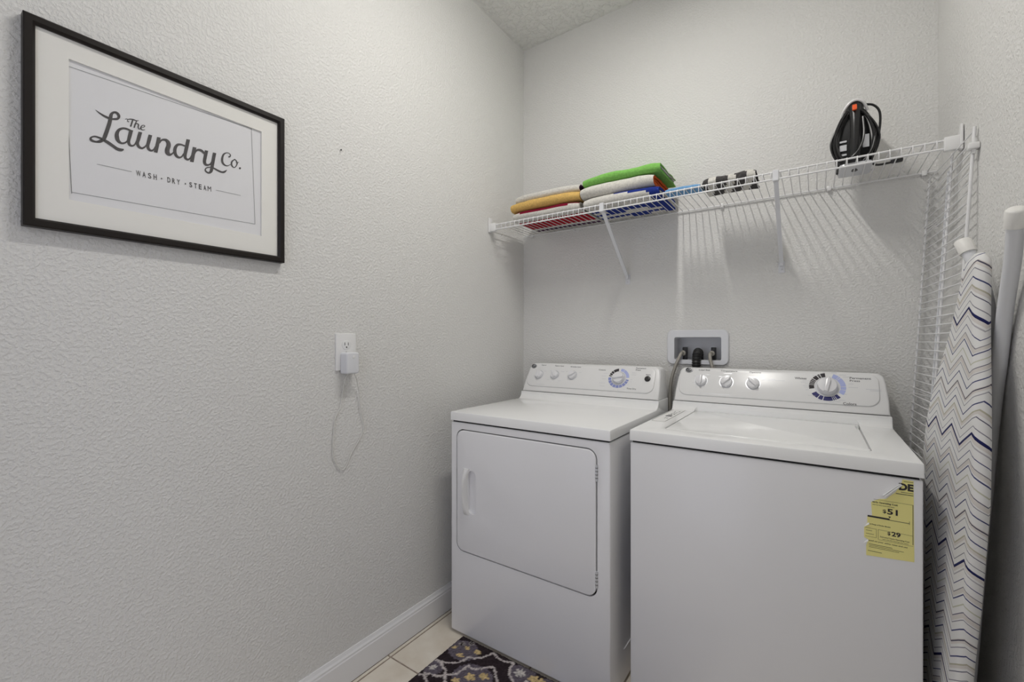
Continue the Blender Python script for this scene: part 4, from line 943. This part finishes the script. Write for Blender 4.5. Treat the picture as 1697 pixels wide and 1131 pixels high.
CRM = [(202,-894,15,14),(471,-743,22,19),(209,-746,3,3),(236,-723,3,3),(510,-765,9,9)]
GREY = [(235,-770,62,50),(205,-895,35,34),(350,-855,75,62),(480,-745,50,44)]
def seg_d(px, py, a, b):
    vx, vy = b[0] - a[0], b[1] - a[1]; l = vx * vx + vy * vy
    t = max(0, min(1, ((px - a[0]) * vx + (py - a[1]) * vy) / l)) if l else 0
    return math.hypot(px - a[0] - t * vx, py - a[1] - t * vy)
SEG = [(l[i], l[i + 1]) for l in LN for i in range(len(l) - 1)]
rg = random.Random(7)
def rug_col(xm, ym):
    # mirrored repeat of the motif
    u = (xm - 177) % 720; u = 177 + (u if u < 360 else 720 - u)
    w = (-706 - ym) % 540; w = -706 - (w if w < 270 else 540 - w)
    jx, jy = u + rg.uniform(-2, 2), w + rg.uniform(-2, 2)
    base = (.030, .022, .026)
    for gx, gy, ra, rb in GREY:
        if ((jx - gx) / ra) ** 2 + ((jy - gy) / rb) ** 2 < 1: base = (.125, .108, .135)
    for gx, gy in ((209, -746), (236, -723)):
        d = math.hypot(jx - gx, jy - gy)
        if d < 8: base = (.02, .016, .018)
        elif d < 12: base = (.30, .27, .27)
    for gx, gy, ra, rb in GOLD:
        q = math.atan2(jy - gy, jx - gx)
        if ((jx - gx) / ra) ** 2 + ((jy - gy) / rb) ** 2 < .75 + .3 * math.cos(5 * q): base = (.56, .43, .22)
    for gx, gy, ra, rb in CRM:
        q = math.atan2(jy - gy, jx - gx)
        if ((jx - gx) / ra) ** 2 + ((jy - gy) / rb) ** 2 < .7 + .35 * math.cos(7 * q): base = (.55, .52, .50)
    dm = min(seg_d(jx, jy, a, b) for a, b in SEG)
    if dm < 4.4: base = (.50, .455, .45)
    e = min(xm - RX0 * 1000, RX1 * 1000 - xm, RY1 * 1000 - ym, ym - RY0 * 1000)
    if e < 5: base = (.02, .016, .018)
    f = rg.uniform(.65, 1.25)
    return (base[0] * f, base[1] * f, base[2] * f, 1)
st = .0042
nx, ny = int((RX1 - RX0) / st), int((RY1 - RY0) / st)
V = []; Fc = []; colr = []
for j in range(ny + 1):
    for i in range(nx + 1):
        x, y = RX0 + (RX1 - RX0) * i / nx, RY0 + (RY1 - RY0) * j / ny
        e = min(i, j, nx - i, ny - j)
        V.append((x, y, .0085 + rg.uniform(-.0011, .0011) if e > 0 else .0005)); colr.append(rug_col(x * 1000, y * 1000))
for j in range(ny):
    for i in range(nx): a = j * (nx + 1) + i; Fc.append((a, a + 1, a + nx + 2, a + nx + 1))
me = open_mesh(V, Fc)
ca = me.color_attributes.new('pattern', 'FLOAT_COLOR', 'POINT')
for i, c in enumerate(colr): ca.data[i].color = c
rm = principled('rug_pile', (.1, .1, .1), .95, spec=.1)
nt, N, L, b = nodes_of(rm)
at_ = N.new('ShaderNodeVertexColor'); at_.layer_name = 'pattern'
L.new(at_.outputs['Color'], b.inputs['Base Color'])
rug = link('rug', me, rm, None, 180)
rug['label'] = 'dark medallion patterned rug on the tile floor in front of the dryer'; rug['category'] = 'rug'
